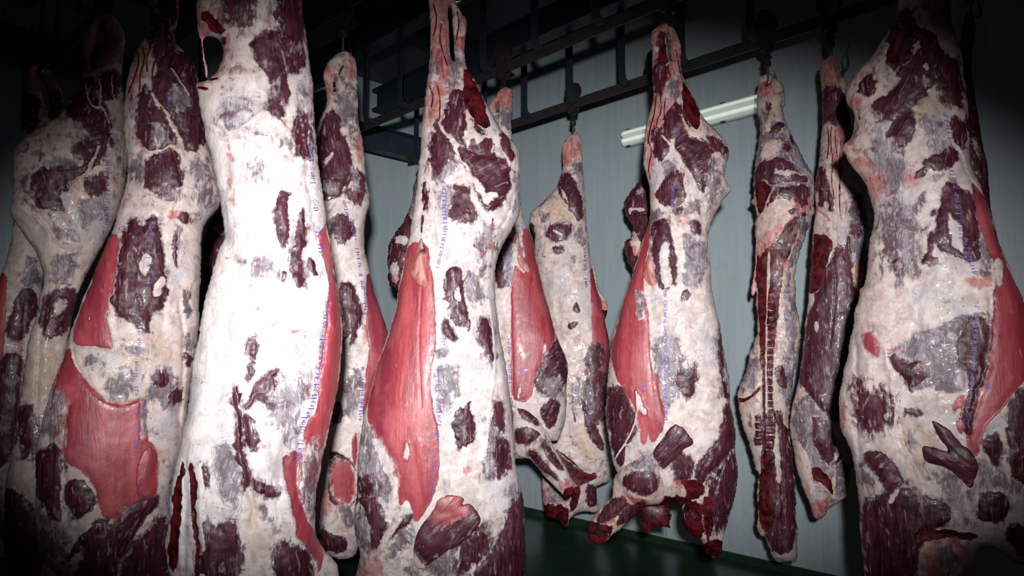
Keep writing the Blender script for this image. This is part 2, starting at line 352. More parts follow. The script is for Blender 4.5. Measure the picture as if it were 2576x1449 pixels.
def ink(fr, samp, root, lines, seed, size=7.0, name='ink_stamp'):
    """rows of violet roller-stamp marks following the surface; lines hold polylines, or single strokes given in px"""
    rs = random.Random(seed); bm = bmesh.new()
    def stroke(pl, wpx):
        pl = np.array(pl)
        uv = fr.uv(pl, .10)
        for _ in range(3):
            n = samp(uv[:,0], uv[:,1]); r = ray(pl); t = (fr.R-n)/(r[:,:2]@fr.h); uv = np.stack([(r[:,:2]@fr.x)*t, CAMZ+r[:,2]*t], 1)
        n = samp(uv[:,0], uv[:,1])+.0012; wd = wpx*fr.mpp/2; prev = None
        if n.min() < .006: return
        for i in range(len(uv)):
            t = uv[min(i+1,len(uv)-1)]-uv[max(i-1,0)]; t = t/(np.linalg.norm(t)+1e-9); s = np.array([-t[1], t[0]])*wd
            pr = [bm.verts.new(Vector((uv[i][0]+sg*s[0], -n[i], uv[i][1]+sg*s[1]))) for sg in (-1, 1)]
            if prev: bm.faces.new((prev[0], prev[1], pr[1], pr[0]))
            prev = pr
    for kind, pl in lines:
        if kind == 'glyph': stroke(chaikin(np.array(pl), 1, False), 2.2); continue
        pp = P(pl); L = np.r_[0, np.cumsum(np.linalg.norm(np.diff(pp, axis=0), axis=1))]; s = 0
        while s < L[-1]:
            x = np.interp(s, L, pp[:,0]); y = np.interp(s, L, pp[:,1]); z = size*(.7+.6*rs.random())
            if rs.random() < .78:
                c = rs.random()
                if c < .45: stroke([(x-z*.6, y+rs.uniform(-1,1)), (x, y), (x+z*.6, y+rs.uniform(-1.5,1.5))], 2.4)
                elif c < .75: stroke([(x-z*.4, y-z*.3), (x+z*.5, y-z*.2), (x+z*.4, y+z*.3)], 2.2)
                else: stroke([(x-z*.3, y), (x, y-z*.35), (x+z*.4, y), (x, y+z*.35), (x-z*.3, y)], 2.0)
            s += z*(.55+.5*rs.random())
    for f_ in bm.faces: f_.smooth = True
    me = bpy.data.meshes.new(name)
    bm.to_mesh(me); bm.free(); o = link(name, me, INK, root)
    M = Matrix.Translation(fr.world(0, 0, 0)) @ Matrix.Rotation(-fr.a, 4, 'Z')
    Mr = Matrix.Translation(root.location) @ Matrix.Rotation(-fr.a, 4, 'Z')
    me.transform(Mr.inverted() @ M); o['label'] = 'violet roller-stamp marks'
    return o
# ------------------------------------------------------------------ the room: walls at 45 degrees to the view
W1 = 5.8      # right wall: X+Y = 5.8 ; back-left wall: Y-X = 7.7
HC = 3.9
RT = Matrix.Rotation(-math.pi/4, 4, 'Z')       # local x runs along the right wall, local y towards it
def L2W(a, b, z): # a along rails (to the right and nearer), b = distance across, measured as (X+Y)/sqrt2
    s = math.sqrt(.5); return Vector(((a+b)*s, (b-a)*s, z))
bW = W1*math.sqrt(.5); aB = -7.7*math.sqrt(.5); aE = 3.2; bE = -2.6
def wall_material():
    q = NT('insulated_wall_panel'); tc = q.new('ShaderNodeTexCoord'); sx = q.new('ShaderNodeSeparateXYZ'); q.put(sx.inputs[0], tc.outputs['Object'])
    fr_ = q.math('FRACT', q.math('MULTIPLY', sx.outputs[0], 1/.055)); groove = q.step(q.math('ABSOLUTE', q.math('SUBTRACT', fr_, .5)), .06, .0)
    nz = q.noise(tc.outputs['Object'], 2.2, 5, .6); mp = q.new('ShaderNodeMapping'); q.put(mp.inputs[0], tc.outputs['Object']); mp.inputs['Scale'].default_value = (8, 8, .5)
    st = q.noise(mp.outputs[0], 3, 5, .65)
    c = q.mix(q.step(st, .35, .75), (.33,.40,.43), (.29,.36,.39)); c = q.mix(q.math('MULTIPLY', groove, .07), c, (.25,.28,.30))
    dirt = q.math('MULTIPLY', q.step(q.noise(tc.outputs['Object'], 9, 6, .7), .55, .68), q.step(sx.outputs[2], .5, .0))
    c = q.mix(q.math('MULTIPLY', dirt, .35), c, (.30,.29,.24))
    q.put(q.b.inputs['Base Color'], c); q.put(q.b.inputs['Roughness'], q.math('MULTIPLY_ADD', nz, .2, .40))
    q.put(q.b.inputs['Normal'], q.bump(q.math('ADD', q.math('MULTIPLY', groove, -.3), q.math('MULTIPLY', nz, .8)), .0015))
    return q.m
WALLM = wall_material()
FLOORM = None
def floor_material():
    q = NT('wet_green_floor_coating'); tc = q.new('ShaderNodeTexCoord'); a = q.noise(tc.outputs['Object'], 1.6, 6, .6, .4); b = q.noise(tc.outputs['Object'], 60, 3, .6)
    c = q.mix(q.step(a, .4, .65), (.020,.050,.026), (.012,.030,.018)); c = q.mix(q.math('MULTIPLY', q.step(q.noise(tc.outputs['Object'], 7, 5, .7), .58, .7), .5), c, (.06,.02,.018))
    q.put(q.b.inputs['Base Color'], c); q.put(q.b.inputs['Roughness'], q.math('MULTIPLY_ADD', a, .35, .08)); q.put(q.b.inputs['Normal'], q.bump(b, .0012, .5))
    return q.m
CEILM = simple('dark_ceiling_panel', (.06,.066,.07), .6, c2=(.045,.05,.055), sc=3)
def slab(name, a0, a1, b0, b1, z0, z1, mat, kind='structure', parent=None, bev=0, tr=(0,0)):
    bm = bmesh.new(); c = ((a0+a1)/2, (b0+b1)/2, (z0+z1)/2)
    box(bm, (0,0,0), (a1-a0, b1-b0, z1-z0), None, bev)
    o = bmo(name, bm, mat, parent)
    M = Matrix.Translation(L2W(*c)) @ RT
    if parent is None: o.location = M.translation; o.rotation_euler = (0,0,-math.pi/4)
    else:
        pm = Matrix.Translation(parent.location) @ Matrix.Rotation(parent.rotation_euler.z, 4, 'Z'); o.matrix_local = pm.inverted() @ M
    if kind: o['kind'] = kind
    return o
slab('floor', aB-.1, aE+.1, bE-.1, bW+.1, -.1, 0, floor_material())
slab('ceiling', aB-.1, aE+.1, bE-.1, bW+.1, HC, HC+.1, CEILM)
wr = slab('wall_right', aB-.1, aE+.1, bW, bW+.1, 0, HC, WALLM)
def crosswall(name, a0, a1, b0, b1):
    bm = bmesh.new(); box(bm, (0,0,0), (b1-b0, a1-a0, HC)); o = bmo(name, bm, WALLM)
    o.location = L2W((a0+a1)/2, (b0+b1)/2, HC/2); o.rotation_euler = (0,0,math.pi/4); o['kind'] = 'structure'; return o
crosswall('wall_back', aB-.1, aB, bE, bW)
crosswall('wall_front', aE, aE+.1, bE, bW)
slab('wall_left', aB-.1, aE+.1, bE-.1, bE, 0, HC, WALLM)
KERB = simple('green_floor_upstand', (.014,.036,.020), .35, c2=(.010,.025,.015), sc=14, bump=.002)
slab('baseboard_right', aB, aE, bW-.012, bW, 0, .05, KERB)
slab('trim_1', aB, aB+.05, bW-.05, bW, 0, HC, simple('corner_trim', (.42,.47,.48), .4))      # corner strip
# wall panel joints
for i, a in enumerate((-2.62, -1.47, -.32, .83, 1.98)): slab('trim_%d' % (i+2), a-.004, a+.004, bW-.004, bW, .05, HC, simple('panel_joint', (.27,.3,.32), .5))
# overhead rails with J brackets
RAILZ = 3.04
def jbracket(parent, a, b, side=-1):
    bm = bmesh.new(); w_ = .05; pts = [(0,.52),(0,.06),(.010,.025),(.035,.004),(.075,0)]
    th = .012; prev = None
    for i, (x, z) in enumerate(pts):
        j = max(i-1,0); k2 = min(i+1,len(pts)-1); t = Vector((pts[k2][0]-pts[j][0], pts[k2][1]-pts[j][1])).normalized(); nn = Vector((-t[1], t[0]))*th/2
        ring = [bm.verts.new((sx*w_/2, -side*0+(x+sg*nn[0])*-side, z+sg*nn[1])) for sx, sg in ((-1,-1),(1,-1),(1,1),(-1,1))]
        if prev:
            for q_ in range(4): bm.faces.new((prev[q_], prev[(q_+1)%4], ring[(q_+1)%4], ring[q_]))
        else: bm.faces.new(ring[::-1])
        prev = ring
    bm.faces.new(prev)
    o = bmo('bracket', bm, BEAM, parent); pm = Matrix.Translation(parent.location) @ Matrix.Rotation(parent.rotation_euler.z, 4, 'Z')
    o.matrix_local = pm.inverted() @ Matrix.Translation(L2W(a, b, RAILZ-.035)) @ RT
    bb = bmesh.new(); cyl(bb, (0,.05,.0), (0,.05,.030), .013, 6); cyl(bb, (0,.05,.018), (0,.05,.036), .008, 10)
    bo = bmo('bolt', bb, BOLT, o)
    return o
def rail(sumv, label, a0, a1, off):
    b = sumv*math.sqrt(.5); r = empty('overhead_rail', L2W(0, b, RAILZ), -math.pi/4); tag(r, label, 'rail', 'overhead meat rails')
    o = slab('rail_bar', a0, a1, b-.007, b+.007, RAILZ-.065, RAILZ, RAILM, None, r, .002)
    a = a0+.12+off
    while a < a1: jbracket(r, a, b-.075*1, -1); a += .43
    return r
for sv, lab, a1, off in ((5.0, 'farthest overhead rail nearest the white panel wall, dark painted steel', 2.6, .10), (3.93, 'second overhead rail from the panel wall, with curved brackets', 2.9, .05),
                     (2.4, 'third overhead rail from the panel wall, above the big central side', 2.9, .2), (1.2, 'nearest overhead rail, above the white side at front', 2.9, 0)):
    rail(sv, lab, aB+.6, a1, off)
def ibeam(name, label, a0, a1, b, z, hgt, wid, mat=BEAM, cross=False):
    bm = bmesh.new()
    L = a1-a0
    for c, s in (((0,0,0),(L,.012,hgt)), ((0,0,hgt/2),(L,wid,.014)), ((0,0,-hgt/2),(L,wid,.014))): box(bm, c, s, None, .002)
    o = bmo(name, bm, mat)
    if cross: o.location = L2W(b, (a0+a1)/2, z); o.rotation_euler = (0,0,math.pi/4)
    else: o.location = L2W((a0+a1)/2, b, z); o.rotation_euler = (0,0,-math.pi/4)
    return tag(o, label, 'beam', 'ceiling support beams')
for sv, lab in ((5.0,'dark blue support beam over the farthest rail'), (3.93,'dark blue support beam over the second rail from the wall'), (2.4,'dark blue support beam over the third rail from the wall'), (1.2,'dark support beam over the nearest rail')):
    ibeam('support_beam', lab, aB+.3, 3.0, sv*math.sqrt(.5)-.13, RAILZ+.54, .18, .12)
ibeam('cross_beam', 'blue-grey cross beam near the back wall at the rail ends', bE+.05, bW-.03, aB+.42, RAILZ+.14, .20, .12, cross=True)
ibeam('cross_beam', 'second blue-grey cross beam, in front of the back wall beam', bE+.05, bW-.03, aB+1.35, RAILZ+.74, .16, .12, cross=True)
ibeam('cross_beam', 'dark cross beam over the middle of the rails', bE+.05, bW-.03, -1.3, RAILZ+.74, .16, .12, cross=True)
# a lower tie beam running out from the back wall
ibeam('tie_beam', 'lower blue-grey beam running out from the back wall beneath the rails', aB+.02, aB+1.3, 3.35*math.sqrt(.5), RAILZ-.02, .16, .14)
# wall lamp
def wall_lamp():
    a0, a1 = -2.90, -1.70; z = 2.865; r = empty('wall_lamp', L2W((a0+a1)/2, bW, z), -math.pi/4); L = a1-a0
    tag(r, 'long sealed fluorescent tube light mounted on the white panel wall', 'lamp')
    hs = bmesh.new(); box(hs, (0,-.022,0), (L,.044,.125), None, .012); bmo('housing', hs, simple('lamp_housing', (.34,.36,.35), .4), r)
    q = NT('lamp_diffuser'); tc = q.new('ShaderNodeTexCoord'); sx = q.new('ShaderNodeSeparateXYZ'); q.put(sx.inputs[0], tc.outputs['Object'])
    rb = q.math('SINE', q.math('MULTIPLY', sx.outputs[2], 520)); q.put(q.b.inputs['Base Color'], (.80,.86,.80)); q.b.inputs['Roughness'].default_value = .25
    q.b.inputs['Emission Color'].default_value = (.72,.85,.74,1); zz_ = q.math('ABSOLUTE', sx.outputs[2]); bd = q.step(q.math('ABSOLUTE', q.math('SUBTRACT', zz_, .028)), .018, .004); q.put(q.b.inputs['Emission Strength'], q.math('MULTIPLY_ADD', bd, .42, .10)); q.put(q.b.inputs['Normal'], q.bump(rb, .0008))
    dm = bmesh.new(); n = 14; rings = []
    for x, sc in ((-L/2+.006, .45), (-L/2+.016, .85), (-L/2+.04, 1), (L/2-.04, 1), (L/2-.016, .85), (L/2-.006, .45)):
        ring = []
        for i in range(n+1):
            t = math.pi*i/n; yy = -.045-(.050*math.sin(t)**.7)*sc; zz = .058*math.cos(t)*(.9+.1*sc)
            if abs(zz) < .006: yy += .012
            ring.append(dm.verts.new((x, yy, zz)))
        rings.append(ring)
    for p_, s_ in zip(rings, rings[1:]):
        for i in range(n): dm.faces.new((p_[i], p_[i+1], s_[i+1], s_[i]))
    dm.faces.new(rings[0]); dm.faces.new(rings[-1][::-1])
    bmo('diffuser', dm, q.m, r, True)
    for x in (-L/2+.05, -.2, .2, L/2-.05):
        for z_ in (-.062, .062):
            cm = bmesh.new(); box(cm, (x,-.045,z_), (.035,.022,.010), None, .003); bmo('clip', cm, BOLT, r)
wall_lamp()
# ------------------------------------------------------------------ trolleys with hooks
def trolley(X, Y, ztop, label, tip=1, ang=0.0, rot=-math.pi/4, big=.024):
    """X, Y on the rail; the hook's bend ends just below ztop, inside the tendon gap"""
    r = empty('hook_trolley', (X, Y, RAILZ), rot); tag(r, label, 'hook', 'rail trolleys with meat hooks')
    b = bmesh.new(); cyl(b, (0,-.012,.052), (0,.012,.052), .052, 28); cyl(b, (0,-.02,.052), (0,-.012,.052), .060, 28); cyl(b, (0,.012,.052), (0,.02,.052), .060, 28); bmo('wheel', b, BLACK, r)
    b = bmesh.new()
    for s in (-1, 1):
        pts = [(-.026,-.075),(.026,-.075),(.030,.0),(.040,.06),(.028,.115),(.0,.13),(-.028,.115),(-.040,.06),(-.030,.0)]
        f = [[b.verts.new((x, s*.032+dy, z)) for x, z in pts] for dy in (-.004, .004)]
        b.faces.new(f[0]); b.faces.new(f[1][::-1])
        for i in range(len(pts)): b.faces.new((f[0][i], f[0][(i+1)%9], f[1][(i+1)%9], f[1][i]))
    cyl(b, (0,-.045,.052), (0,.045,.052), .013, 12); box(b, (0,0,-.085), (.05,.072,.03), None, .005); bmo('hanger', b, BLACK, r)
    zb = ztop-RAILZ; zt = -.10; sw = min(-.17, zb+.09)
    b = bmesh.new(); box(b, (0,0,(zt+sw)/2), (.034,.012,zt-sw), None, .003); cyl(b, (0,0,sw-.012), (0,0,sw+.012), .020, 14); cyl(b, (-.026,0,sw+.03), (.026,0,sw+.03), .006, 8); bmo('swivel', b, BLACK, r)
    b = bmesh.new(); R_ = big; pts = [(0,0,sw), (0,0,(sw+zb)/2), (0,0,zb+.0), (0,0,zb-.03)]
    for i in range(1, 15):
        t = math.pi*1.12*i/14; pts.append((R_-R_*math.cos(t), 0, zb-.03-big*1.4*math.sin(t)))
    last = Vector(pts[-1]); pts.append(last+Vector((-.004,0,big*.7))); pts.append(last+Vector((-.010+(.03 if big > .03 else 0),0,big*1.9)))
    tp = [1]*(len(pts)-3)+[.9,.6,.12]
    if tip < 0: pts = [(-p[0], p[1], p[2]) for p in map(tuple, pts)]
    tube(b, pts, .0065, 10, tp); h = bmo('hook', b, STEEL, r, True); h.rotation_euler = (0,0,math.radians(ang)-rot)
    return r
# ------------------------------------------------------------------ the hanging sides of beef
SIDES = []
def side(label, D, hookpx, spec, group='sides of beef hanging from the rails', **kw):
    pp = P(spec['out']); cx = (pp[:,0].min()+pp[:,0].max())/2 if 'cx' not in spec else spec['cx']
    D0_ok = not spec.get('free')
    for _ in range(3):      # hang it exactly under its rail
        f0 = Frame(cx, D); h0 = f0.uv([hookpx])[0]; w0 = f0.world(h0[0], h0[1], spec.get('hn', 0.0)); sm = w0.x+w0.y
        near = min((5.0, 3.93, 2.4, 1.2), key=lambda r_: abs(r_-sm)); D *= near/sm if D0_ok else 1
    fr = Frame(cx, D); uvp = fr.uv(pp); top = uvp[:,1].max()
    hu = fr.uv([hookpx])[0]
    root = empty('beef_side', fr.world(hu[0], hu[1]-.04, 0), -fr.a)
    tag(root, label, 'meat', group)
    seed = len(SIDES)*13+3
    body, smp, sms = flesh('carcass', fr, spec, root, seed=seed, **kw)
    for i, (nm, sp, k2) in enumerate(spec.get('parts', [])):
        kk = dict(step=kw.get('step', 3.6), seed=seed+i+1, base=sms, lump=.6); kk.update(k2)
        p, s2, _ = flesh(nm, fr, sp, root, **kk)
        if 'lab' in sp: p['label'] = sp['lab']
    if spec.get('ink'):
        for j, x in enumerate(spec['ink']): ink(fr, smp, root, [('row', x)], seed+j*7, spec.get('inksize', 7)*1.25)
    for gl in spec.get('glyphs', []): ink(fr, smp, root, [('glyph', g_) for g_ in gl], seed, name='inspection_stamp')
    SIDES.append(root)
    if spec.get('hook', True):
        w_ = fr.world(hu[0], hu[1], spec.get('hn', 0.0))
        trolley(w_.x, w_.y, hu[1]+.035, spec['hook_label'], spec.get('tip', 1), spec.get('hang', 0), big=spec.get('big', .024))
    return root
GLAND_OPS = "p40 %s"
# central side
side('large central side with a broad bright pink flank and a long pale hanging gland', 2.7, (1133, -12), dict(
 hook_label='steel hook through the hock of the large central side',
 out="E:590,-70 597,60 605,130 600,200 603,260 597,330 590,420 580,470 572,560 562,620 558,690 555,760 548,820 540,880 537,960 528,1000 515,1080 505,1150 490,1240 475,1310 455,1400 F:440,40 430,110 410,180 385,260 355,340 330,420 305,520 290,580 268,650 255,740 245,840 238,940 238,1020 228,1100 220,1180 232,1250 255,1320 250,1370 235,1420 228,1500 260,1620 500,1660 900,1660 1060,1600 1075,1449 1085,1340 1078,1250 1075,1150 1070,1040 1045,960 1030,880 1022,800 1018,720 1010,640 1005,560 1000,500 990,420 975,350 960,290 945,200 935,110 E:925,1440 935,1330 955,1250 985,1200 1010,1160 1060,1062 1045,1040 1048,980 1055,880 1055,820 1045,760 1010,710 960,670 930,610 900,560 870,500 840,430 810,380 785,340 778,290 775,220 785,160 790,110 765,70 735,20 725,-60 700,-100 640,-110",
 holes=["E:700,20 716,60 712,120 722,180 722,240 728,310 722,330 705,290 700,200 700,130 690,60"],
 ops="""g30 E:600,230 760,300 765,330 740,430 690,420 640,400 600,380
p45 E:600,-20 700,-20 700,280 610,300 600,100
B3 E:660,120 650,200 665,260 690,330
B3 E:620,20 640,100 620,180
B3 E:600,430 620,480 610,540
B3 E:640,430 655,500 650,600
B3 E:740,60 750,120 735,200
B3 E:600,860 590,800 610,760
B3 E:920,1100 900,1200 860,1290 850,1330
B3 F:540,10 545,80 525,180
B3 F:600,870 605,940 600,990
B3 F:278,860 282,930
p20 E:650,180 670,180 700,300 690,420 655,420 640,250
p35 E:730,20 790,90 780,300 740,200
p45 E:590,430 660,400 690,520 660,600 570,600
p10 E:600,520 640,520 650,560 610,560
d8 E:775,340 800,350 840,430 880,520 912,625 895,645 850,630 820,600 790,560 775,520 765,470 770,400
m8 E:722,455 750,450 770,470 785,560 790,620 770,700 760,720 720,705 690,670 668,630 665,600 690,520
m20 E:760,560 830,620 880,690 930,740 900,790 830,770 790,740 770,700
f12 E:765,545 790,560 820,620 850,665 900,670 915,700 870,700 850,740 810,700 790,740 770,700 785,640
m10,-60 E:740,730 800,760 870,790 930,780 980,800 1005,870 1000,950 950,1050 900,1070 870,1050 850,1000 840,960 800,890 770,820
f10 E:890,960 940,960 945,990 900,1015 875,1030 855,985
f16 E:780,850 830,880 870,930 890,990 850,1000 800,920
g40 E:590,680 720,660 750,800 700,920 640,920 600,860
m22,20 E:605,700 625,650 640,610 660,650 710,720 720,780 690,810 660,840 640,870 610,820
y30 E:630,720 700,720 690,800 640,820
V9,-5 E:660,640 700,700 760,790 830,900 880,1000
T6,4 E:650,620 700,700 760,790 800,860
g32 E:660,930 740,930 790,960 760,1040 700,1120 650,1100 645,1010
m22,30 E:730,930 790,930 800,1000 830,1060 830,1110 770,1120 720,1100 700,1060 730,1020
m10 E:950,660 1000,710 1030,780 1020,810 980,780 960,730
g12 E:1020,860 1050,850 1045,940 1030,960 1020,900
V6,-6 E:1040,820 1030,960 1000,1080 950,1150
g45 E:840,1180 940,1120 930,1260 870,1400 840,1300
p12 E:840,1290 890,1260 920,1200 925,1230 880,1310
d7 E:568,885 582,940 582,1000 576,1060 568,1060 565,1000 563,930
m12 E:575,900 590,940 588,1010 580,1050
m8 E:700,1345 745,1335 765,1400 F:770,60 790,110 785,180 745,195 715,150 690,80 670,20
m9 F:655,180 690,160 720,210 745,262 700,250 660,230
f8 E:740,1430 F:750,10 760,60 720,70 710,30
g30 E:780,1380 860,1330 870,1449 F:900,60 820,100 F:780,20
r6 E:495,1215 595,1225 600,1300 620,1400 F:622,0 628,120 632,300 608,420 606,480 620,620 640,700 650,800 650,920 625,1050 560,1150 540,1180 520,1170 510,1100 480,1060 445,1110 440,1010 440,960 400,860 350,790 310,720 285,650 290,580 330,430 385,260 435,100 445,0 E:460,1400 480,1290
r20 F:520,760 570,740 600,900 600,1040 570,1090 540,900
V3,-3 F:560,0 545,300 560,600
f10 F:470,780 490,760 505,840 480,870
g35 F:270,660 310,720 370,800 430,900 440,960 440,1010 400,1100 340,1070 250,1040 240,940 250,820
m45,30 F:250,960 330,990 300,1060 240,1010
f15 F:310,700 400,850 440,950 430,1100 400,1180 390,1100 400,980 340,850
m18 F:245,1045 320,1075 330,1090 360,1100 380,1160 375,1230 340,1310 310,1300 310,1250 300,1180 260,1130
g20 F:240,1080 300,1130 305,1280 330,1330 270,1330 230,1220
m8,45 F:500,1135 515,1150 470,1210 400,1265 375,1290 385,1250 430,1200
g20,45 F:520,1180 530,1260 430,1360 390,1370 400,1300 460,1230
m6 F:725,650 740,615 775,605 800,570 805,610 825,650 820,680 835,720 830,760 790,800 770,800 750,820 735,770 720,700
m9,10 F:930,580 975,580 975,640 965,740 940,720 920,640
g35 F:880,700 920,640 975,740 985,900 940,940 900,960 880,880
m40 F:950,760 985,800 980,930 940,930
m7 F:850,170 895,165 900,200 920,220 915,290 930,350 905,360 880,310 860,260
p6 F:905,180 918,180 920,280 905,250
g24 F:900,370 930,370 930,430 900,400
g32 F:640,400 720,380 760,450 740,560 700,620 650,620 620,500
g20 F:620,310 700,310 690,350 630,360
m4 F:790,160 808,160 803,220 790,215
m14 F:1045,1010 1072,1060 1080,1200 1075,1500 1000,1500 820,1500 850,1400 920,1320 980,1220 1000,1100 1020,1060
g30 F:980,1000 1060,980 1040,1080 1000,1080
g60 F:640,1220 850,1170 930,1200 860,1330 780,1449 620,1500 500,1400 560,1360 620,1300
m50 F:760,1280 880,1200 860,1360 760,1430
y32 F:840,1180 950,1150 985,1200 900,1260
p14 F:770,900 810,900 800,950 770,930
V8,-7 F:940,0 960,160 985,380 1005,560 1020,800
T5,4 F:900,60 925,260 930,420 900,640 880,840
V10,-10 F:255,1330 330,1290 385,1200 440,1120
T16,14 F:270,1420 290,1360 340,1340 380,1260 440,1170
p60 F:240,1400 280,1340 360,1340 370,1449 240,1500""",
 ink=["E:690,440 690,560", "E:670,920 680,1150 640,1350", "F:665,240 670,330", "F:650,390 645,500 650,700", "F:640,720 625,900 605,1070"],
 parts=[('muscle_flap', dict(lab='dark red fan-shaped muscle flap', out="F:640,1012 700,992 735,1000 768,1012 765,1030 745,1048 800,1035 825,1070 845,1105 848,1130 830,1150 800,1190 740,1240 690,1260 640,1300 600,1330 570,1355 540,1345 525,1310 528,1240 545,1170 590,1110 625,1060", ops="""m40,-40 F:500,950 900,950 900,1400 500,1400
r90,-40 F:560,1110 620,1030 700,990 770,1010 845,1080 845,1150 740,1200 640,1240 580,1200
f5,-30 F:625,1000 640,985 650,1040 630,1060
f5,-40 F:690,990 720,1000 690,1040 660,1060
V2,-3 F:770,1035 700,1090
V2,-3 F:800,1150 840,1120
V2,-2 F:690,1000 640,1080"""), dict(k=.16, cf=.97, n0=.006)),
  ('hanging_gland', dict(lab='pale hanging gland on a cord', out="E:565,1062 582,1070 580,1150 575,1230 590,1290 600,1380 605,1449 F:603,12 590,25 565,14 540,-6 E:512,1400 503,1360 515,1310 545,1260 552,1180 556,1100", ops="""p22 E:480,1200 620,1200 F:620,40 480,40
m30 E:560,1050 600,1100 590,1260 570,1250
p20 F:560,0 600,0 600,30 560,30"""), dict(k=.95, cf=.9, n0=-.002, tone=0, rag=.001))]), tone=.75, step=3.3)
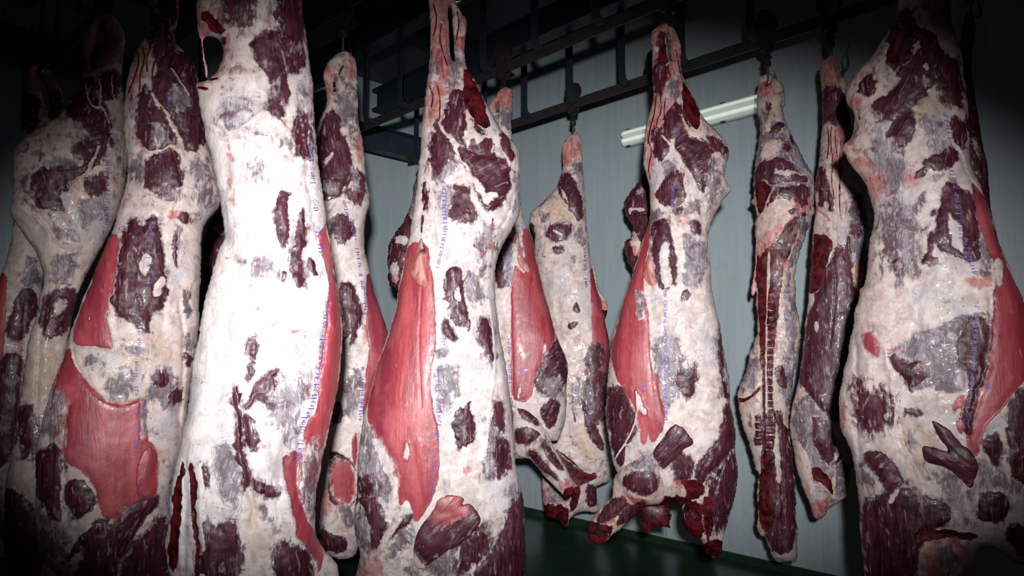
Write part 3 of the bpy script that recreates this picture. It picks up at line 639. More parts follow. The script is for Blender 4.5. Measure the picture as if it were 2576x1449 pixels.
# right middle side
side('mid-sized side left of the tube light lamp, pink flank, foreleg stump angled down left', 3.2, (1682, 88), dict(
 hook_label='steel hook holding the side just left of the tube light lamp', hang=60,
 out="I:155,115 130,122 95,145 78,165 75,200 82,260 78,330 82,400 88,480 80,530 65,580 50,640 42,700 38,770 35,830 50,880 65,930 68,1000 75,1060 65,1120 45,1180 G:835,1200 810,1280 785,1370 760,1449 H:750,20 725,120 695,200 678,270 670,340 662,400 655,480 645,600 655,700 665,780 680,870 700,925 740,1000 800,1060 850,1078 930,1085 1000,1078 1060,1070 J:230,1085 228,1150 235,1190 270,1240 330,1262 340,1320 380,1357 430,1342 432,1290 440,1240 470,1140 500,1040 515,930 500,830 498,740 490,650 470,590 470,530 468,430 450,370 435,290 420,180 400,110 385,20 I:378,1449 375,1350 365,1260 360,1200 370,1150 390,1090 420,1040 440,1000 485,957 458,925 440,890 455,820 470,790 460,740 430,690 380,640 335,600 310,540 290,480 260,430 235,390 225,320 232,240 215,190 190,140",
 holes=["I:160,150 170,200 172,250 180,330 165,300 158,220"],
 ops="""p60 I:60,100 240,100 240,380 200,480 80,480
B3 I:120,180 125,260 110,340 115,430
B3 I:150,260 160,340 175,400
B3 I:200,250 215,320 225,380
B3 I:100,480 95,560 70,640 60,720
B3 I:120,470 130,560 100,610 110,700
B3 I:150,470 140,560 145,640
B3 I:60,700 80,760 60,840 70,900
B3 I:190,640 280,670 340,700 400,760
d40 I:100,160 160,160 160,420 120,420
m18 I:85,310 150,310 135,470 90,480
g28 I:150,380 230,400 220,520 160,510
p55 I:90,480 170,480 150,600 140,680 60,700 45,650
p30 I:40,700 90,760 80,900 60,900
d7 I:235,400 260,440 300,500 330,620 300,655 270,620 240,570 230,480
m7 I:200,510 235,530 240,580 270,640 230,660 200,680 180,690 140,660 135,620 150,570
f8 I:218,560 245,600 280,660 330,670 310,690 250,660 220,600
m11,-60 I:205,640 270,690 340,700 380,750 400,800 395,860 350,950 330,960 310,940 290,880 250,820 230,770 195,750 205,700
m16 I:85,640 130,645 165,700 165,760 140,810 100,800 80,740
m18 I:110,950 140,910 180,860 230,860 245,950 240,1010 180,1035 130,1030 112,1000
g20 I:130,800 190,790 200,860 130,890
m14 I:340,670 400,690 440,730 455,755 430,765 380,740
g26 I:260,990 330,1000 330,1060 270,1090 250,1040
m9 I:190,1050 235,1035 230,1070 200,1075
m12 I:270,1120 320,1120 330,1170 280,1175
g20 I:70,1060 140,1050 120,1120 80,1130
g45 I:340,760 440,800 420,960 370,1080 340,960
p14 I:200,1090 270,1100 260,1120 210,1110
V8,-5 I:140,690 230,770 250,880 260,990
T5,4 I:130,680 200,750 235,830
g22 I:200,1180 340,1200 360,1300 340,1449 230,1449
r8 I:75,1080 75,1130 G:862,1250 850,1300 840,1360 835,1449 H:850,60 862,120 868,300 880,420 900,560 950,680 900,770 870,780 860,720 830,650 790,580 720,500 690,430 670,340 680,270 725,120 750,20 G:785,1370 835,1210
g18 H:790,10 835,10 850,150 800,150
m8,4 G:890,1120 950,1100 975,1180 985,1220 1005,1300 1000,1400 980,1440 920,1449 900,1380 880,1300 885,1180
f14 G:920,1230 980,1210 970,1330 990,1449 930,1449 910,1350
f12 I:190,1150 220,1150 250,1300 230,1449 200,1300
g22 H:880,240 1010,240 1030,330 1100,390 1080,480 1000,560 960,620 900,500
r30 H:870,420 900,420 950,640 940,700 900,690
m10,25 H:1000,420 1030,415 1060,430 1105,370 1100,470 1080,560 1040,540 1015,500
m8 J:230,20 270,10 260,50 230,60
m32,-25 H:660,520 700,500 760,560 800,640 800,720 770,780 740,760 690,740 660,700 650,600
m9 H:670,720 710,740 750,780 740,880 720,900 690,820
r9 H:730,490 790,490 800,560 860,650 860,770 830,800 815,720 800,640 760,560
f7 H:800,520 830,560 860,640 825,635 800,580
m14,-20 J:470,600 495,700 498,760 470,830 440,860 400,900 350,960 330,980 300,970 300,900 350,850 400,800 430,720 440,650 450,600
m55 J:360,1000 440,890 500,840 510,930 480,1100 440,1190 400,1220 370,1150 380,1050
m25 J:200,850 260,840 290,870 270,930 240,980 200,950
g35 H:735,900 900,800 960,880 900,960 780,960
y30 J:0,830 60,830 100,960 20,960
d14 H:840,1040 1000,1050 1060,1060 J:240,970 280,960 350,990 340,1050 250,1090 100,1100 H:840,1080
p12 J:180,940 240,950 240,1010 200,1030
p8 J:220,1070 330,1040 350,1100 340,1280 250,1260 220,1190
d26 J:220,1090 320,1060 340,1150 330,1280 250,1260 220,1190
m12 J:240,1120 290,1110 300,1180 250,1180
d16 J:330,1040 380,1060 395,1200 350,1300
d14 J:330,1280 440,1250 440,1360 330,1360
m8 J:425,180 440,270 440,450 465,560 440,540 430,400 415,300
y6 J:408,160 425,200 428,400 412,400
V8,-6 J:300,960 350,850 400,780
V6,-6 J:370,1200 380,1060 440,890
T5,5 H:680,880 760,760 810,640 800,520""",
 ink=["H:945,20 945,440 950,680", "G:985,900 980,1100", "I:205,650 200,700"], inksize=6,
 glyphs=[[[(1614,980),(1617,962),(1624,960),(1628,966),(1621,971),(1615,972)],[(1621,971),(1628,975),(1628,982),(1620,984),(1614,981)]]],
 parts=[('muscle_flap', dict(lab='dark red fan-shaped muscle flap', out="H:885,800 930,745 965,690 1000,660 1015,680 1035,680 1060,720 1085,750 1080,770 1030,790 1030,810 990,840 960,870 940,890 915,860 895,830", ops="""r6,-40 H:800,600 1200,600 1200,1000 800,1000
m80,-40 H:880,680 1100,680 1100,900 880,900
V2,-3 H:1000,670 940,760
V2,-3 H:1035,690 950,790
V2,-3 H:1065,735 980,810"""), dict(k=.16, cf=.97, n0=.006)),
  ('foreleg', dict(out="H:850,790 800,840 760,870 710,925 688,955 685,1000 685,1050 640,1085 600,1130 560,1190 555,1250 575,1282 615,1297 660,1264 690,1240 740,1190 800,1140 840,1090 930,1080 950,1020 945,950 920,890 900,830", ops="""g45 H:760,860 900,800 930,930 760,930
m14 H:730,970 760,940 820,925 900,930 912,990 880,1035 820,1040 760,1010 735,1000
m12 H:690,1050 750,1060 765,1110 700,1150 640,1180 600,1200 600,1160 650,1090
m12 H:760,1090 830,1070 850,1090 800,1140 730,1190 700,1200 720,1140
f14 H:690,980 720,980 780,1040 870,1060 800,1090 760,1100 740,1060
p30 H:690,1030 870,1050 860,1080 740,1090
p12 H:540,1120 640,1120 720,1180 660,1280 615,1310 540,1290
d24 H:540,1160 640,1190 700,1200 660,1260 615,1310 540,1290
p24 H:690,1030 870,1050 860,1090 720,1110
T8,6 H:720,1010 780,1050 860,1060
V6,-5 H:600,1200 680,1150 760,1090"""), dict(k=.75, cf=.55, n0=.035, lump=.7)),
  ('neck_stump', dict(out="H:815,1050 900,1080 970,1060 965,1190 930,1215 900,1200 870,1232 830,1212 812,1150", ops="d30 H:800,1000 1000,1000 1000,1300 800,1300\np20 H:830,1100 860,1100 860,1200 830,1200\np14 H:900,1110 920,1110 920,1200 900,1200"), dict(k=.6, cf=0, n0=-.10, rag=.009)),
  ('hanging_gland', dict(out="G:872,1180 880,1260 890,1340 905,1400 912,1440 H:905,10 880,12 862,0 G:840,1410 836,1370 850,1320 865,1270", ops="p18 G:820,1200 930,1200 930,1449 H:930,40 820,40"), dict(k=.95, cf=.9, n0=-.002, tone=0, rag=.001))]), tone=.5, step=3.3)
# front white side
side('nearest side, brilliant white fat, ring-shaped cut at its upper left', 1.95, (640, -378), dict(
 hook_label='hook high above the nearest white side',
 out="C:410,-770 440,-805 520,-805 555,-770 575,-690 600,-560 680,-320 715,-60 725,80 740,180 745,260 760,330 770,420 775,500 778,600 785,680 795,780 805,880 820,980 835,1080 850,1160 870,1300 890,1449 D:895,0 905,60 918,160 920,260 915,340 905,440 885,560 865,640 850,720 830,820 810,900 790,1000 785,1100 780,1210 800,1270 830,1320 870,1360 900,1400 905,1480 860,1640 500,1700 100,1640 50,1449 40,1380 30,1320 25,1270 45,1200 50,1140 55,1060 65,980 80,920 95,850 115,780 125,700 145,640 150,550 165,430 175,340 195,260 205,180 220,130 240,20 C:250,1449 265,1370 290,1290 310,1240 330,1200 325,1130 315,1060 310,990 290,930 280,860 265,790 240,720 225,640 205,560 200,500 190,455 188,420 240,412 270,400 290,380 310,330 325,280 320,220 300,190 260,176 232,185 222,215 232,290 243,350 243,388 232,390 224,350 215,290 205,200 193,170 188,120 186,60 190,20 200,-80 260,-300 330,-520 380,-800",
 ops="""p14 C:180,60 350,80 360,200 330,340 290,400 190,470 185,420 250,400 300,330 300,200 230,185 190,180
B5 C:206,200 214,290 228,385
B5 C:200,440 240,450
B4 C:235,190 300,200
B4 C:255,400 290,395
d7 C:205,65 240,55 270,80 300,100 330,140 338,200 325,230 310,190 280,160 250,150 240,120 210,110
m50 C:350,-20 460,-20 460,60 420,110 350,80
f40 C:330,120 520,100 560,20 600,0 560,120 460,200 340,200
m11,10 C:480,200 560,150 640,170 700,200 735,250 730,330 700,365 680,375 650,370 640,420 560,430 550,370 500,320 470,270
m8 C:560,420 600,380 645,380 655,440 645,495 600,500 640,560 630,590 600,592 570,560 555,500
f8 C:600,495 645,500 655,520 620,525 600,515
m45 C:600,-60 725,-60 738,170 700,200 620,150
g50 C:610,200 740,200 730,280 640,300
m40 C:690,580 740,590 755,700 745,790 700,740
g60 C:690,420 760,420 775,650 700,560
g55 C:290,560 400,480 460,550 400,640 330,650
g55 C:430,810 520,820 500,900 420,880
g25 C:610,720 670,720 650,790
p12 C:330,700 352,700 357,800 340,800
p14 C:330,890 380,890 372,930 360,980 340,920
p14 C:360,960 380,960 380,1030 360,1030
p10 C:400,600 500,560
m14,4 C:610,960 660,970 660,1050 640,1200 620,1260 610,1200 590,1130 580,1070 600,1000
f8 C:650,960 700,1000 690,1150 640,1260 650,1100
m6,3 C:705,1070 735,1070 735,1160 730,1220 715,1290 705,1350 730,1400 700,1449 670,1400 660,1320 680,1200 700,1130
m6 C:740,1330 760,1300 790,1350 790,1390 750,1370
m9 C:615,1350 640,1390 612,1410
g32 C:450,1300 560,1290 570,1360 500,1420 450,1380
r6 C:800,1180 815,1170 830,1130 840,1120 870,1300 890,1430 D:898,20 918,160 920,260 912,340 890,560 850,700 820,830 790,1000 740,1080 700,1100 690,1000 700,900 720,780 740,680 800,610 800,560 800,440 830,300 850,80 C:855,1400 835,1330 815,1260
g50,5 D:720,800 800,760 790,1000 790,1180 750,1100 700,1050
r7,-20 D:615,860 640,830 650,850 660,815 690,815 700,880 690,930 700,1040 740,1150 790,1240 830,1330 815,1449 790,1400 740,1290 690,1250 690,1190 660,1080 630,970
m8,3 D:385,500 398,488 408,560 413,700 430,820 450,920 460,1000 430,1020 400,960 390,800 388,650 365,560
g22,-15 D:280,830 350,780 400,860 430,1010 400,1100 380,1180 330,1080 300,990 270,920
m9 D:430,600 460,550 490,490 560,420 600,405 600,440 570,460 600,520 600,590 570,595 520,560 480,560 450,620
m18,5 D:440,640 480,700 490,820 455,825 435,740
m15 D:570,560 640,560 690,570 690,600 610,610
g50 D:560,450 700,430 800,420 750,560 720,660 640,800 580,740 540,620
m12 D:450,265 500,260 485,350 455,350
m12 D:445,390 475,390 465,470 450,450
p5 D:655,220 715,206 712,225 665,238
p7 D:510,780 540,780 530,795
m9 D:475,965 540,975 600,1010 600,1045 540,1050 480,1010
d8 D:110,880 128,865 125,950 112,1040 110,1200 100,1300 80,1449 40,1380 50,1250 60,1150 70,1060 90,950
d11 D:150,870 178,880 190,960 200,1100 215,1200 210,1500 190,1500 180,1300 160,1150 150,1000
m10 D:210,890 240,930 255,1000 230,1010
m40 D:220,1190 300,1220 390,1180 400,1500 220,1500
g28 D:510,1100 560,1140 600,1220 560,1240 520,1180
m32 D:600,1280 700,1290 760,1400 760,1500 580,1500
y60 D:420,1050 500,1040 600,1300 560,1400 440,1400
V9,-9 D:385,500 410,640 430,820 460,1000 480,1200
V7,-7 C:700,590 740,800 760,1000 800,1200
V8,-8 D:850,80 830,300 800,460 790,600 720,700 690,860
T6,5 C:330,180 250,175 225,230 232,300
T5,5 C:300,620 360,690 520,560
V9,-8 D:130,870 140,1000 130,1200 120,1449
T9,7 D:210,900 200,1050 220,1300""",
 ink=["C:760,740 775,960 800,1160 825,1300", "D:860,20 830,200 805,420 770,600 730,650 715,760 695,880"], inksize=9,
 glyphs=[]), tone=.97, step=3.6, k=.7)
# far right big side
side('big side at far right with bright band of white fat and red flank', 2.47, (2385, -155), dict(cx=2340,
 hook_label='hook above the big side at the far right', tip=-1,
 out="K:540,-300 570,-350 660,-360 720,-330 745,-200 750,-60 752,40 760,120 775,180 795,240 812,300 818,380 828,470 838,560 842,650 845,750 855,830 875,890 900,940 925,1000 945,1060 965,1120 985,1200 1015,1280 1055,1370 1085,1440 L:1110,40 1135,150 1160,300 1250,600 1330,900 1330,1250 1290,1430 1200,1420 1119,1390 1060,1370 1000,1330 940,1285 885,1280 880,1449 860,1620 330,1620 320,1449 305,1330 300,1260 295,1180 290,1080 280,960 265,880 245,790 200,720 190,640 190,560 200,500 215,420 235,350 245,260 265,180 265,120 290,50 300,0 K:320,1449 330,1330 340,1250 350,1190 365,1150 370,1090 355,1040 345,980 320,910 270,860 240,820 222,770 193,752 205,735 245,712 262,690 268,640 265,570 245,540 225,510 220,460 235,430 260,400 300,350 350,300 375,260 400,220 430,180 470,110 490,40 500,-60 510,-200",  # the d strip above the neck paints the shade of a gap
 ops="""m10,-20 K:520,20 550,60 570,140 620,150 680,200 715,300 700,360 680,400 650,440 560,530 500,590 430,600 350,545 400,500 460,440 520,400 480,380 440,320 430,260 440,160 480,80
f14 K:420,200 450,210 425,340 400,450 370,470 380,360
f9 K:560,240 585,210 600,230 560,290 500,350 450,420 400,480 380,490 420,430 480,360 540,290
f8 K:600,300 640,310 650,360 620,360
d7 K:430,250 490,265 492,320 455,330 428,300
g30 K:560,380 660,380 640,440 580,440
m12 K:275,430 320,390 350,385 370,420 360,480 300,480
m14,-30 K:470,600 540,550 565,600 565,660 540,720 500,735 450,730 420,680 460,650
g30 K:330,540 400,560 440,640 380,620
g22 K:450,760 520,760 510,790 460,780
m28 K:720,290 790,300 800,460 800,540 740,520 700,450 690,380
m24 K:760,590 830,600 828,700 800,750 770,680
g22 K:600,600 700,590 720,660 640,700 600,660
m10 K:620,790 700,780 750,730 780,760 770,810 700,850 640,850 610,820
g20 K:610,690 720,690 750,740 700,780 640,780
g14 K:650,870 720,860 710,900 660,930
m10 K:580,850 640,850 620,875 580,880
y40 K:570,480 690,420 760,590 600,590
g45 K:330,640 500,700 560,900 450,1000 350,860
g60 K:380,1000 560,960 640,1300 500,1449 380,1300
p50 K:250,760 360,840 440,900 360,1080 340,940
p40 K:320,890 400,920 430,970 370,1020 340,950
p30 K:225,490 310,480 300,560 250,540
d8 K:285,575 300,600 290,605
p14 K:193,752 245,712 262,690 230,780
p40 K:560,780 600,880 560,960 530,970
m8,3 K:735,905 790,940 850,960 870,1020 890,1200 890,1300 860,1320 790,1300 720,1260 680,1200 680,1130 700,1020 715,960
f12 K:735,1040 770,1090 800,1120 820,1200 820,1290 780,1260 740,1200
g20 K:620,940 630,1000 590,1080 560,1060 580,980
m8 K:650,1060 680,1060 670,1090
m12 K:640,1160 670,1180 665,1240 640,1280 680,1310 650,1330 600,1340 630,1280 640,1220
m12 K:455,1300 510,1320 515,1400 480,1400
g22 K:450,1300 520,1300 520,1449 470,1449
g30 K:870,1180 940,1180 960,1400 900,1380
p14 K:820,1390 960,1400 950,1449 840,1449
r8 K:848,900 885,940 930,1010 985,1190 1050,1370 1085,1445 L:1115,20 1140,150 1160,380 1119,480 1080,510 1020,600 960,660 920,700 900,820 870,860 820,780 840,700 880,560 930,440 945,330 960,130 965,20 K:985,1350 900,1170 865,1010
f9 K:968,1290 1010,1295 1025,1340 1000,1449 975,1420
g16 L:430,310 520,270 560,230 640,215 720,190 830,130 900,120 930,200 930,380 900,460 830,520 760,540 700,500 560,520 480,440
m12 L:510,370 550,375 590,355 605,420 620,450 570,480 560,520 530,460 450,400 430,340
m30,5 L:850,150 930,150 930,300 920,430 870,560 840,720 810,700 820,600 860,480 830,400 800,380 790,300
p5 L:425,310 520,300 525,315 430,322
r30 L:305,220 360,230 390,300 380,350 310,320
m60 L:290,470 400,560 460,560 450,620 400,700 330,720 290,680 280,560
g12 L:405,470 440,540 460,650 430,640
p8 L:200,550 222,620 225,740 195,680
p9 L:250,700 270,740 260,780
m12,-30 L:305,820 430,840 500,950 505,980 440,1040 400,970 330,880
m13 L:300,1080 420,1050 470,1000 540,990 620,1060 700,1080 750,1130 760,1180 680,1210 600,1230 560,1560 340,1560 310,1250
g50 L:290,880 350,960 400,1060 330,1120 295,1000
p10 L:480,990 560,985 620,1040 610,1060 540,1010
f7 L:430,1050 480,1000 500,1010 460,1070 440,1100
p12 L:520,1090 590,1140 600,1200 560,1200
p35 L:610,1260 870,1280 870,1560 600,1560
g30 L:660,1290 780,1280 800,1449 700,1449
d9 L:550,1210 700,1220 880,1232 885,1275 720,1260 640,1270 580,1300
g20 L:520,690 580,740 600,820 560,820 530,770
m14 L:510,600 560,610 600,640 560,645
g50 L:640,930 760,920 850,1050 850,1180 780,1180 700,1000
y50 L:480,650 640,680 700,820 760,900 640,900 560,860
m12 L:900,1040 960,1020 1030,1040 1045,1110 1030,1160 1000,1185 930,1170 895,1130
g30 L:860,870 960,870 1119,990 1119,1060 1000,1000 900,1000
m18 L:920,750 980,730 1000,800 990,900 960,880 920,800
m22 L:1040,600 1119,500 1220,600 1260,1000 1119,1010 1060,930 1040,800
d12 L:1060,850 1119,820 1119,940 1070,950
m20 L:1040,1210 1119,1200 1220,1300 1119,1350 1050,1280
V8,-8 K:650,460 700,550 760,700 840,860 880,960
T6,7 K:650,450 700,550 760,690 830,830 860,900
T7,6 L:410,300 440,440 480,560 470,680 500,740
V9,-9 L:265,160 280,500 270,700 290,860
V8,-8 L:950,60 940,330 870,560 830,740
V8,-7 L:900,820 960,880 1050,950 1119,1010
V10,-9 L:480,640 500,740 560,860 620,1020""",
 ink=["K:755,860 780,1000 800,1180 840,1280 880,1400", "K:720,570 750,700", "L:880,100 870,300 850,560 825,700"], inksize=8,
 glyphs=[[[(2480,968),(2487,966),(2484,978),(2478,976),(2488,970),(2492,980)],[(2482,985),(2490,972),(2480,976)]]],
 parts=[('muscle_flap', dict(lab='dark red torn muscle flap with two tongues', out="L:655,650 672,655 700,665 740,690 765,725 800,762 840,790 878,850 868,920 848,977 815,955 790,930 745,885 690,862 630,848 612,815 606,765 650,772 720,788 745,800 720,765 690,735", ops="""r6,60 L:500,600 1000,600 1000,1100 500,1100
m90,60 L:590,640 900,640 900,990 590,990
V3,-6 L:730,790 780,840 860,900
V2,-3 L:680,670 760,760"""), dict(k=.2, cf=.97, n0=.006)),
  ('small_muscle_flap', dict(lab='small orange-red frayed muscle strip', out="L:740,575 755,545 775,520 800,512 832,502 838,540 820,575 800,600 815,640 822,700 800,740 770,700 750,660 780,640 770,612 738,604", ops="r60,20 L:600,400 900,400 900,800 600,800\nV2,-3 L:780,520 765,600\nV2,-3 L:810,510 790,600\nf8 L:780,605 810,605 800,640 770,635"), dict(k=.3, cf=.95, n0=.004))]), tone=.35, step=3.4)
# left second side
side('side with a rounded pale window cut in its red flank', 2.5, (408, -58), dict(
 hook_label='hook above the side with the rounded pale window in its flank',
 out="A:745,-130 780,-165 860,-165 895,-130 902,-60 900,80 885,150 875,200 890,240 920,260 980,330 1000,430 1010,540 1030,650 1050,760 1075,800 1085,900 1100,960 1110,1030 1070,1080 1030,1120 1010,1200 1010,1300 1005,1449 B:1002,100 1000,180 985,340 965,450 950,540 940,640 920,780 890,880 870,1000 862,1100 860,1300 860,1449 840,1620 300,1620 290,1430 240,1400 205,1360 190,1270 185,1180 178,1060 180,950 180,850 190,760 215,660 235,580 260,500 290,420 325,340 345,250 370,180 395,110 420,40 A:445,1449 490,1330 530,1230 560,1170 580,1110 600,1040 625,960 640,880 640,830 625,760 630,700 620,640 618,560 625,480 640,390 660,330 680,270 700,230 740,190 765,130 750,60 738,-40",
 holes=["A:815,-110 828,-50 820,0 800,60 797,-20"],
 ops="""B3 A:690,260 700,320 670,400 645,470
B3 A:715,230 730,300 700,380 705,450 680,560
B3 A:760,220 735,300 740,360
B3 A:800,200 790,280 765,340 765,430
B3 A:660,480 650,540 660,600
d24 A:730,-300 900,-300 890,100 860,170 840,120 790,60
m45 A:790,60 870,120 860,260 800,300 760,200
p10 A:690,260 700,240 690,440 650,520 645,500
p8 A:725,230 735,230 720,340 700,420
p8 A:800,170 810,200 780,300 770,420
m14,-15 A:800,300 860,250 960,260 990,400 990,520 1030,640 1000,760 950,760 920,720 880,620 820,530 770,480 770,420 790,350
g30 A:840,420 960,420 980,540 900,600 840,520
T4,4 A:860,350 910,410 950,480
m20 A:720,420 760,480 800,560 850,620 880,680 860,730 780,750 720,730 690,690 700,600 690,540 710,480
g25 A:640,490 700,540 700,640 660,600
g35 A:740,600 860,620 860,700 760,740
m20 A:720,800 850,750 890,780 912,900 900,930 820,960 740,960 730,880
g32 A:660,790 740,760 750,900 710,940 660,880
g35 A:760,940 900,930 920,990 830,1010
m28 A:870,560 1000,580 1040,700 960,770 930,700
g40 A:920,800 1050,780 1070,900 1000,920
g60 A:970,940 1090,940 1080,1060 1000,1080
p12 A:640,620 670,700 740,745 700,755 650,680
p9 A:640,980 700,960 665,990 620,1030 600,1050
p10 A:820,1060 920,1060 920,1120 860,1110
p10 A:740,740 900,735 900,750 760,765
r6,8 A:540,1165 600,1180 590,1300 570,1449 B:548,60 540,160 560,240 571,317 500,303 450,295 360,292 375,180 420,60 A:445,1449 490,1330
f4 B:445,145 457,152 448,172
m7,3 A:625,1130 640,1180 655,1100 680,1100 720,1150 740,1090 780,1090 800,1150 825,1280 835,1449 B:835,90 800,115 760,130 740,160 765,225 720,210 680,195 640,160 590,150 570,100 560,50 A:585,1400 605,1230
f9 A:660,1230 690,1250 680,1300 710,1310 720,1260 750,1260 760,1330 745,1390 710,1380 690,1330
f8 A:780,1400 830,1400 B:830,20 790,60 760,40
f9 B:680,20 700,40 720,90 700,80
m10 A:905,1080 950,1070 950,1130 910,1120
g11 A:860,1130 930,1130 895,1200 885,1349 865,1300
m9 A:865,1180 885,1180 885,1340 870,1330
g10 B:910,0 950,20 960,150 930,160
g14 B:930,230 980,240 970,330 930,320
m10 B:940,330 970,330 970,380 940,370
m8 B:820,0 860,10 850,50 820,30
y70 B:560,220 880,260 860,380 620,400
g30 B:600,280 740,290 780,340 640,330
r6,3 B:352,295 365,360 400,430 470,510 540,570 620,585 738,545 735,620 740,760 775,790 795,830 790,1040 770,1100 720,1160 650,1260 610,1370 590,1370 580,1250 590,1160 530,1170 500,1120 480,1030 430,950 330,880 270,840 240,760 235,660 250,580 280,460 320,340
g40 B:250,500 330,520 320,780 270,760
g12,3 B:700,540 735,545 735,700 700,770 710,640
g20 B:225,600 265,640 290,780 270,840 240,760 205,720
m28 B:180,850 250,780 310,850 310,1080 290,1180 210,1090 180,1000
m13 B:330,990 380,960 440,990 480,1050 490,1100 440,1150 380,1160 340,1100
f9 B:320,890 380,900 460,980 490,1060 500,1130 470,1040 430,980 370,960 330,965
f9 B:300,880 325,880 330,1180 305,1160
g35 B:185,1120 260,1150 330,1210 355,1300 340,1360 250,1390 200,1340
m9,50 B:510,1160 540,1190 440,1280 350,1370 330,1360 420,1240
f12 B:380,1170 500,1080 520,1150 400,1240
m13,-25 B:590,1160 650,1080 790,1030 790,1100 720,1160 650,1260 610,1370 585,1330
r28,-20 B:740,800 790,840 790,1040 700,1080 690,900
g26 B:745,410 850,390 910,500 910,560 850,640 800,600 740,560 740,470
m14 B:850,540 910,500 912,560 860,590
m18 B:760,440 830,420 850,470 780,500
g32 B:590,420 650,400 670,500 640,560 560,570 530,520
g22 B:430,340 520,340 520,410 440,400
m26 B:720,1250 850,1120 850,1560 600,1560 640,1300
m28 B:440,1200 580,1170 590,1560 400,1560
p6 B:845,750 870,760 860,770
p5 B:355,310 370,400 440,490 540,572 620,588 738,548 735,555 620,600 540,585 430,490 360,400
V9,-9 B:340,600 310,780 320,900 340,1200
V5,-6 B:360,300 400,430 470,512 540,572 620,588 738,548
V5,-6 B:360,292 450,297 500,304 571,318
V8,-8 A:860,740 920,900 900,1000 870,1100
T6,6 A:760,480 830,560 890,660 920,780
T6,5 A:720,750 780,760 870,740
V8,-8 B:900,60 930,300 900,700""",
 ink=["A:860,440 840,540","A:820,760 800,800","B:705,220 690,340 680,440 685,560", "B:690,600 680,860", "A:770,1110 760,1190", "A:740,1260 750,1449"], inksize=8), tone=.35, step=3.5)
# left first side
side('side second from the left with a rounded rump, its top at the upper left', 3.0, (258, 48), dict(
 hook_label='hook holding the round-rumped side second from the left', hang=50,
 out="A:500,80 470,100 430,130 405,170 405,240 415,320 410,390 400,430 370,470 340,520 310,570 290,600 240,620 170,660 110,700 70,760 60,820 65,880 65,960 55,1000 50,1060 60,1100 100,1150 130,1200 180,1260 200,1320 230,1400 B:200,40 190,140 150,220 130,330 120,450 100,560 80,700 60,830 30,950 20,1060 20,1449 40,1560 350,1560 370,1300 300,800 330,300 400,0 A:480,1300 560,1150 600,1060 635,900 645,800 635,700 622,560 622,480 612,400 622,250 632,190 612,130 580,90 545,70",
 holes=["A:515,105 523,150 502,220 482,290 477,355 462,345 465,280 480,210 500,140"],  # the last m patch, lower left, is shadow painted as dark muscle
 ops="""y60 A:410,90 620,90 620,300 410,330
p40 A:500,160 600,160 600,280 520,280
m11,-20 A:430,400 470,375 485,420 475,500 540,540 560,620 550,700 500,740 470,700 440,640 400,600 320,580 360,500
m34 A:500,380 600,350 600,440 560,500 520,500 490,430
T5,6 A:430,420 445,500 470,540 520,540 550,620
T4,5 A:500,400 510,480 500,530
T4,5 A:560,380 565,460 580,520
m11,20 A:160,880 190,860 220,830 290,820 400,800 470,800 480,830 430,870 370,890 340,930 330,960 290,980 330,1030 280,1060 200,1050 175,1010 185,960 155,930
g28 A:180,800 300,790 460,780 380,860 230,850
g30 A:400,920 500,850 540,900 540,1080 430,1150 400,1130 390,1040
m34 A:410,930 520,870 530,970 450,990
g18 A:230,1060 300,1100 310,1200 270,1170
g30 A:300,1130 400,1160 400,1220 330,1200
g60 A:90,880 150,880 170,1000 130,1040 90,960
m38 A:360,740 520,700 540,780 480,830 380,800
p9 A:370,900 410,895 390,960 350,960
f12 A:300,950 360,950 480,820 490,850 400,940 480,1000 380,1000 330,1120
m9 A:545,700 560,690 575,720 560,740
y60 A:540,600 620,560 630,900 580,980 550,800
g50 A:250,1250 400,1280 360,1449 260,1449
g60 A:560,680 600,680 620,900 560,900
m32,-20 B:250,20 400,20 380,120 300,230 240,260 200,120
f25 B:280,40 360,60 300,160 260,140
m55 B:100,560 200,700 200,860 100,830
m18 B:40,1000 110,1040 180,1110 190,1250 200,1560 20,1560 20,1060
y60 B:150,330 300,330 260,500 140,560
V8,-9 A:60,1090 120,1120 180,1240 230,1400
V9,-10 A:80,990 140,1030 210,1100 280,1200
T9,8 A:500,740 430,880 350,960
V10,-8 B:240,0 200,300 180,600
T8,8 A:90,1040 180,1090 280,1230 400,1240""",
 ink=["A:535,760 540,1000 540,1190"], inksize=8), tone=.12, step=3.8, k=.85)
# far left behind
side('dim reddish side at the far left edge, partly behind its neighbour', 3.8, (88, 172), dict(cx=60, free=True,
 hook_label='hook holding the dim side at the far left edge',
 out="A:180,312 140,320 115,345 108,400 116,460 105,520 105,600 116,690 100,780 90,900 80,1000 65,1130 50,1230 30,1310 5,1380 -20,1449 B:-60,100 -80,500 -60,1000 -20,1250 60,1300 200,1200 230,600 200,0 A:250,1300 350,900 340,700 315,560 320,500 305,440 270,390 240,340",
 holes=["A:185,350 195,360 225,430 245,500 250,560 235,540 215,460 190,390"],
 ops="""p50 A:90,300 330,300 330,480 110,480
m16 A:110,480 160,470 200,520 190,640 120,680
m24 A:250,480 300,460 310,560 250,620
g30 A:120,1290 200,1290 200,1449 100,1449
m10 B:80,20 180,0 190,130 160,150 150,200 110,270 40,260 30,200 60,130
r7 A:-20,1360 35,1375 35,1449 B:30,60 28,200 0,500 -60,600 -60,50
f9 A:50,1400 60,1449 B:90,30 60,90 30,110 30,40
m16 B:10,340 100,330 120,400 110,500 90,650 60,860 0,900 -60,900 -20,500
g24 B:70,440 120,440 100,500 70,480
p14 B:85,250 100,250 110,360 90,330
V8,-8 B:120,100 110,400 80,700""", ink=["B:110,270 118,380"]), tone=.15, step=4.2)
